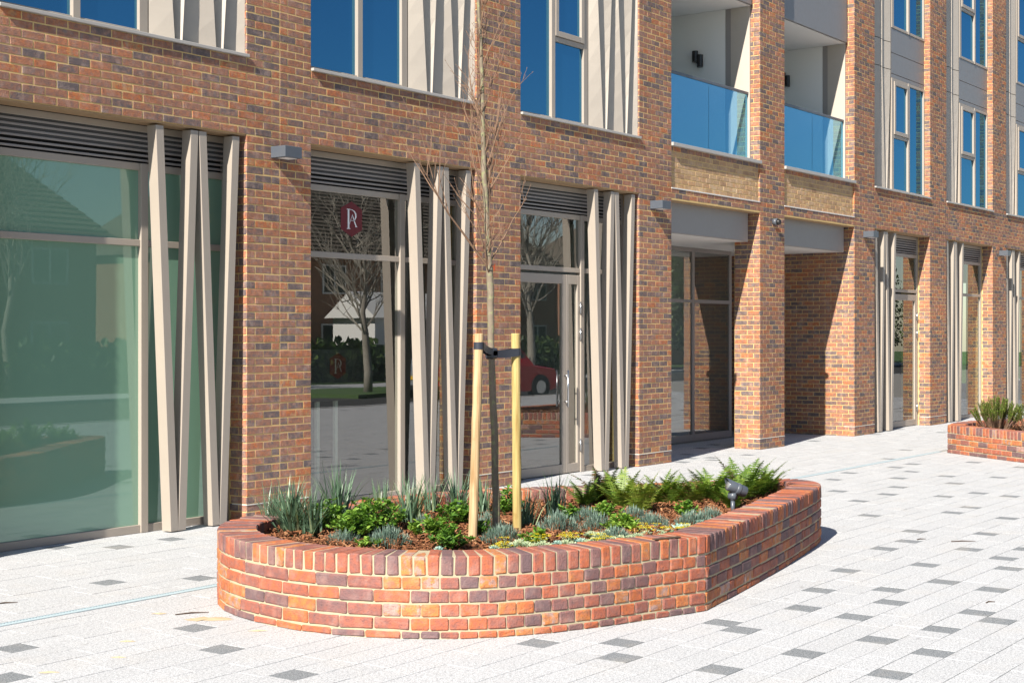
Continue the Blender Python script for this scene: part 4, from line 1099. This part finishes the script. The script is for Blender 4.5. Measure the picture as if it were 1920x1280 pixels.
# garden spotlight
sx, sy = gnd(1374, 962, .40); SP = thing('garden_spotlight', 'grey cylindrical garden spotlight on a short stem among the ferns', 'spotlight', (sx, sy, .385))
q = MB(); q.tube([(0, 0, -.02), (0, 0, .13)], .017, 12); q.obj('stem', 'lamp_metal', SP, True)
q = MB(); q.tube([(0, -.03, .155), (0, .03, .155)], .032, 14); q.tube([(0, 0, .12), (0, 0, .16)], .022, 10); q.obj('knuckle', 'lamp_metal', SP, True)
rv = Vector((CT, -ST, 0)); fw = Vector((ST, CT, 0)); hd = (-rv * .80 - fw * .25 + Vector((0, 0, .36))).normalized(); c0 = Vector((0, 0, .215)) + rv * .03
q = MB(); q.tube([c0 - hd * .085, c0 - hd * .08, c0 + hd * .075, c0 + hd * .08], [.04, .046, .046, .044], 18); q.tube([c0 - hd * .03, c0 - hd * .02, c0 - hd * .0, c0 + hd * .01], [.046, .049, .049, .046], 18); q.obj('lamp_head', 'lamp_metal', SP, True)
q = MB(); q.tube([c0 + hd * .0805, c0 + hd * .084], [.037, .036], 18); q.obj('lens', 'lens_glass', SP, True)
q = MB(); e = c0 + hd * .08; vs = []
n = 14
for k in range(n + 1):
    a = math.pi * k / n; u = hd.cross(Vector((0, 0, 1))).normalized(); w = u.cross(hd).normalized(); o_ = (u * math.cos(a) + w * math.sin(a)) * .0465; vs += [tuple(e + o_), tuple(e + o_ + hd * .045 * math.sin(a))]
q.add(vs, [(2 * k, 2 * k + 2, 2 * k + 3, 2 * k + 1) for k in range(n)]); q.obj('hood', 'lamp_metal', SP, True)
# loose bits
bx, byy = gnd(1250, 1009, .505); q = MB(); q.cbox(-.11, .11, -.016, .016, 0, .008, .002)
o = q.obj('wooden_batten', 'dead_twig', label='thin loose strip of wood lying on the planter rim', cat='batten'); o.location = (bx, byy, PH + .004); o.rotation_euler = (0, 0, -.35)
rs = random.Random(3)
for px, py, r, sq, lab in [(395, 1160, .16, .5, 'sand spilled against the left foot of the planter'), (298, 1150, .05, .45, 'small sand patch left of the spilled sand'), (238, 1202, .05, .4, 'sand smear in the left foreground'), (92, 1260, .055, .4, 'sand smear nearest the bottom left corner'), (222, 1232, .045, .4, 'thin sand smear below the left foreground dark blocks'), (485, 1182, .06, .4, 'sand smear in front of the planter bricks')]:
    x, y = gnd(px, py); q = MB(); n = 26; vs = [(0, 0, .009)] + [(math.cos(6.283 * k / n) * r * rs.uniform(.6, 1.15), math.sin(6.283 * k / n) * r * sq * rs.uniform(.5, 1.2), .0015) for k in range(n)]
    q.add(vs, [(0, 1 + k, 1 + (k + 1) % n) for k in range(n)]); o = q.obj('sand_patch', 'sand', label=lab, cat='sand', group='sand on the paving'); o.location = (x, y, 0); o.rotation_euler = (0, 0, -.9)
for px, py, L, lab in [(1806, 1015, .22, 'dark twig lying on the right-hand paving'), (1727, 1011, .10, 'short twig beside a dark paving block on the right'), (360, 1150, .22, 'curved twig beside the spilled sand'), (10, 1131, .16, 'dark twig at the left edge of the paving'), (1856, 1129, .08, 'tiny twig in a joint at the lower right')]:
    x, y = gnd(px, py); q = MB(); q.tube([(-L / 2, 0, .004), (0, .012, .006), (L / 2, -.01, .004)], [.004, .005, .002], 5)
    o = q.obj('fallen_twig', 'dead_twig', label=lab, cat='twig', group='twigs on the paving'); o.location = (x, y, 0); o.rotation_euler = (0, 0, rs.uniform(-.9, -.3))

# ------------------------------------------------------------------ across the street (seen only as reflections in the glass)
mb = MB(); mb.box(-60, 90, -25.2, -22.5, -.15, .0); mb.obj('far_pavement', 'pale_paver', kind='structure')
mb = MB(); mb.box(-60, 90, -60, -25.2, -.155, .03); mb.obj('lawn', 'grass', kind='structure')
mb = MB(); mb.prism([(31.2, -22.4), (38.5, -22.4), (37.5, -18.6), (33., -18.4)], -.1, .02); mb.obj('grass_verge', 'grass', kind='structure')
def house(x0, x1, y0, y1, eave, ridge, label, wall='house_brick', hip=3.6):
    T = thing('house', label, 'house', ((x0 + x1) / 2, y1, 0)); TI = Matrix.Translation((-(x0 + x1) / 2, -y1, 0))
    q = MB(); q.box(x0, x1, y0, y1, 0, eave); W = link('wall', q.mesh('wall', wall), T, M=TI)
    q = MB(); o = .45; ym = (y0 + y1) / 2; a, b, c, d = (x0 - o, y0 - o, eave - .1), (x1 + o, y0 - o, eave - .1), (x1 + o, y1 + o, eave - .1), (x0 - o, y1 + o, eave - .1); r0, r1 = (x0 + hip, ym, ridge), (x1 - hip, ym, ridge)
    q.add([a, b, c, d, r0, r1], [(0, 1, 5, 4), (1, 2, 5), (2, 3, 4, 5), (3, 0, 4), (3, 2, 1, 0)]); RF = link('roof', q.mesh('roof', 'roof_tile'), T, M=TI)
    # tile courses on the front and end slopes
    tl = MB(); n = 26
    for k in range(n):
        t0, t1 = k / n, (k + 1) / n
        for (p, s_, e0, e1) in ((d, c, r0, r1), (c, b, r1, r1)):
            p, s_, e0, e1 = map(Vector, (p, s_, e0, e1)); A, B, C_, D = p.lerp(e0, t0), s_.lerp(e1, t0), s_.lerp(e1, t1), p.lerp(e0, t1)
            nn = (B - A).cross(D - A).normalized(); nn = nn if nn.z > 0 else -nn
            tl.add([tuple(A + nn * .07), tuple(B + nn * .07), tuple(C_ + nn * .012), tuple(D + nn * .012), tuple(A), tuple(B)], [(0, 1, 2, 3), (4, 5, 1, 0)])
    o_ = link('tiles', tl.mesh('tiles', 'roof_tile'), RF, kind='stuff')
    q = MB(); q.box(x0 - o, x1 + o, y1 + o, y1 + o + .1, eave - .2, eave - .06); link('gutter', q.mesh('gutter', 'white_frame'), T, M=TI)
    n = max(2, int((x1 - x0) / 3.6))
    for fl in (1.0, 3.5):
        for k in range(n):
            if fl + 1.3 > eave: continue
            cx = x0 + (k + .5) * (x1 - x0) / n; q = MB(); q.box(cx - .75, cx + .75, y1 - .02, y1 + .05, fl, fl + 1.25); wd = link('window', q.mesh('window', 'white_frame'), T, M=TI)
            for s in (-.36, .36): q = MB(); q.box(cx + s - .31, cx + s + .31, y1 + .05, y1 + .058, fl + .07, fl + 1.18); link('pane', q.mesh('pane', 'car_glass'), wd)
    q = MB(); q.box(x0 + hip + .6, x0 + hip + 1.4, ym - .4, ym + .4, ridge - .6, ridge + .9); link('chimney', q.mesh('chimney', 'house_brick'), RF)
house(14., 33.4, -41., -31., 5.3, 10.2, 'hip-roofed brick house reflected in the green glass at the left')
house(40.5, 63., -42., -31.5, 5.2, 9.8, 'long tiled house reflected in the emblem window', hip=4.2)
house(70., 96., -40., -29., 5.2, 9.6, 'far tiled house reflected in the door glass', hip=4.)
G2 = thing('garage', 'low white garage behind the street tree, seen as a reflection', 'garage', (47., -27, 0))
q = MB(); q.box(-3.4, 3.4, -2.2, 0, 0, 2.5); q.obj('wall', 'white_paint', G2)
q = MB(); q.add([(-3.7, -2.4, 2.45), (3.7, -2.4, 2.45), (3.7, .3, 2.45), (-3.7, .3, 2.45), (-3.7, -1.05, 3.5), (3.7, -1.05, 3.5)], [(0, 1, 5, 4), (2, 3, 4, 5), (1, 2, 5), (3, 0, 4), (3, 2, 1, 0)]); q.obj('roof', 'white_frame', G2)
q = MB(); q.box(-2.6, 2.6, 0, .04, .05, 2.1); q.obj('door', 'grey_panel', G2)
def bare_tree(x, y, h, r, label, m, spread=.6, first=1.7, nb=26, seed=1):
    rr = random.Random(seed); T = thing('bare_tree', label, 'tree', (x, y, 0), group='leafless street trees'); a = MB(); b = MB()
    P = [Vector((rr.gauss(0, .03) * k, rr.gauss(0, .03) * k, h * .8 * k / 8)) for k in range(9)]; a.tube(P, [r * (1 - .85 * k / 8) for k in range(9)], 9)
    def grow(p, d, L, rad, dep):
        pts = [p]; q = p.copy(); n = 5
        for k in range(n): d = (d + Vector((rr.gauss(0, .12), rr.gauss(0, .12), rr.gauss(.07, .06)))).normalized(); q = q + d * L / n; pts.append(q.copy())
        b.tube(pts, [rad * (1 - .75 * k / n) + .003 for k in range(n + 1)], 4, cap=False)
        if dep < 2:
            for k in range(5): i = rr.randint(1, n); grow(pts[i].copy(), (d + Vector((rr.gauss(0, .6), rr.gauss(0, .6), rr.gauss(.1, .3)))).normalized(), L * rr.uniform(.4, .6), rad * .45, dep + 1)
    for k in range(nb):
        z = first + (h * .78 - first) * k / nb; az = rr.uniform(0, 6.283); i = min(7, int(z / (h * .1))); base = P[i].lerp(P[i + 1], z / (h * .1) - i)
        grow(base, Vector((math.cos(az) * spread, math.sin(az) * spread, 1)).normalized(), h * .36 * (1.1 - .5 * k / nb), r * .24, 0)
    link('trunk', a.mesh('trunk', m, True), T); link('branches', b.mesh('branches', m), T)
bare_tree(34.9, -19.7, 6.2, .15, 'bare street tree with spreading branches reflected in the emblem window', 'silver_bark', .95, 1.7, 24, 2)
bare_tree(26.2, -25.9, 9.5, .13, 'slim pale birch reflected in the green glass', 'silver_bark', .45, 2.6, 26, 5)
bare_tree(52., -25.5, 9., .2, 'bare tree reflected in the glass of the door', 'silver_bark', .6, 2.2, 24, 9)
def evergreen(x, y, r, h, label, seed):
    rr = random.Random(seed); T = thing('evergreen_tree', label, 'tree', (x, y, 0), group='evergreens across the street'); q = MB(); q.tube([(0, 0, 0), (0, 0, h * .7)], [.2, .06], 8); q.obj('trunk', 'tree_bark', T); f = MB()
    for k in range(9000):
        u = rr.random(); az = rr.uniform(0, 6.283); z = h * (.12 + .88 * u); rad = r * (1 - .75 * u) * rr.uniform(.65, 1.05) * (1 + .25 * math.sin(5 * az + 7 * u)); p = Vector((math.cos(az) * rad, math.sin(az) * rad, z))
        nn = Vector((math.cos(az) + rr.gauss(0, .5), math.sin(az) + rr.gauss(0, .5), rr.gauss(.3, .5))); leaf_quad(f, p, nn, (rr.gauss(0, 1), rr.gauss(0, 1), rr.gauss(0, 1)), .17, .13, rr.random())
    f.tube([(0, 0, h * .13), (0, 0, h * .5), (0, 0, h * .93)], [r * .62, r * .42, .08], 12, .1); f.obj('crown', 'hedge_leaf', T)
for k, (x, y, r, h) in enumerate([(66., -24.5, 2.6, 8.5), (74., -23.8, 2.8, 9.), (83., -23.6, 3., 9.5), (38., -28., 1.6, 5.)]):
    evergreen(x, y, r, h, ('evergreen tree reflected in the glass right of the passage', 'taller evergreen reflected in the glass right of the passage', 'farthest evergreen reflected at the right', 'small evergreen between the two nearer houses')[k], 30 + k)
HG = MB(); rr = random.Random(8)
for k in range(7000):
    x = rr.uniform(12, 62); y = -26.4 + rr.gauss(0, .32); z = rr.uniform(.05, 1.55)
    if 43.5 < x < 50.5: continue
    leaf_quad(HG, (x, y, z), (rr.gauss(0, .5), 1, rr.gauss(.2, .5)), (rr.gauss(0, 1), rr.gauss(0, .4), rr.gauss(0, 1)), .3, .24, rr.random())
HG.box(12, 43.4, -26.75, -26.35, 0, 1.4); HG.box(50.6, 62, -26.75, -26.35, 0, 1.4)
HG.obj('hedge', 'hedge_leaf', label='clipped dark hedge across the street', cat='hedge', kind='stuff')
def car(x, y, rz, label, paint, name='parked_car', L=4.3, W=1.8, H=1.5, tall=False, pickup=False):
    T = thing(name, label, 'car', (x, y, -.1), rz); b = MB()
    prof = [(-L / 2, .42), (-L / 2 + .05, .95 if tall else .82), (-L / 2 + .35, 1.02 if tall else .95), (-L / 2 + .75 if not pickup else -.55, 1.05 if pickup else .98), (-L / 2 + 1.0 if not pickup else -.4, H - .06), (.15, H), (.55, H - .06), (1.12, 1.0), (L / 2 - .2, .88), (L / 2, .68), (L / 2, .36), (L / 2 - .3, .26), (-L / 2 + .3, .26)]
    n = len(prof); rows = []
    for yy, sc_ in ((-W / 2, .0), (-W / 2 + .08, 1), (W / 2 - .08, 1), (W / 2, 0)): pass
    vs = []
    for yy in (-W / 2, -W / 2 * .93, W / 2 * .93, W / 2):
        edge = abs(yy) > W / 2 * .95
        for px, pz in prof:
            tuck = .16 * max(0, pz - 1.0) / .5
            vs.append((px * (.985 if edge else 1), yy * (1 - tuck), pz - (.03 if edge else 0)))
    fs = [(r * n + i, r * n + (i + 1) % n, (r + 1) * n + (i + 1) % n, (r + 1) * n + i) for r in range(3) for i in range(n)] + [tuple(range(n)), tuple(range(3 * n, 4 * n))[::-1]]
    b.add(vs, fs); b.obj('body', paint, T)
    for s in (-1, 1):
        q = MB(); y1 = s * (W / 2 * .945); zz = ((1.05, 0), (H - .1, .055))
        xs = ((-.35 if pickup else -1.15), .75); q.add([(xs[0], y1, 1.04), (xs[1] + .2, y1, 1.04), (xs[1] - .25, y1 * .93, H - .12), (xs[0] + .12, y1 * .93, H - .12)], [(0, 1, 2, 3)]); q.obj('side_window', 'car_glass', T)
    q = MB(); q.add([(1.10, -W * .4, 1.045), (1.10, W * .4, 1.045), (.58, W * .36, H - .04), (.58, -W * .36, H - .04)], [(0, 1, 2, 3)]); q.obj('windscreen', 'car_glass', T)
    q = MB(); xr = -L / 2 + .72 if not pickup else -.56; q.add([(xr, -W * .38, 1.06), (xr, W * .38, 1.06), (xr + .22, W * .35, H - .1), (xr + .22, -W * .35, H - .1)], [(0, 3, 2, 1)]); q.obj('rear_window', 'car_glass', T)
    for sx in (-L * .31, L * .31):
        for s in (-1, 1):
            q = MB(); q.tube([(sx, s * (W / 2 - .2), .34), (sx, s * (W / 2 + .02), .34)], .34 if not tall else .38, 18); w_ = q.obj('wheel', 'tyre', T)
            q = MB(); q.tube([(sx, s * (W / 2 + .021), .34), (sx, s * (W / 2 + .03), .34)], .2, 14); q.obj('rim', 'steel', w_)
    for s in (-1, 1):
        q = MB(); q.cbox(L / 2 - .1, L / 2 + .012, s * W * .36 - .17, s * W * .36 + .17, .66, .8, .02); q.obj('headlight', 'lens_glass', T)
        q = MB(); q.cbox(-L / 2 - .012, -L / 2 + .1, s * W * .4 - .1, s * W * .4 + .1, .78, .94, .02); q.obj('tail_light', 'lamp_red', T)
    q = MB(); q.box(-L / 2 - .02, -L / 2 - .008, -.26, .26, .58, .69); q.obj('number_plate', 'plate_yellow', T)
    return T
car(35.3, -15.3, R_(10), 'red pickup truck reflected in the glass of the shop door', 'red_paint', 'pickup_truck', 4.3, 1.8, 1.68, True, True)
car(35.6, -16.6, R_(8), 'silver car with a yellow rear plate reflected in the emblem window', 'silver_paint', 'parked_car', 4.2, 1.78, 1.46)
car(61., -15.6, R_(178), 'red van-like car reflected in the glass right of the passage', 'red_paint', 'parked_car', 4.4, 1.85, 1.75, True)
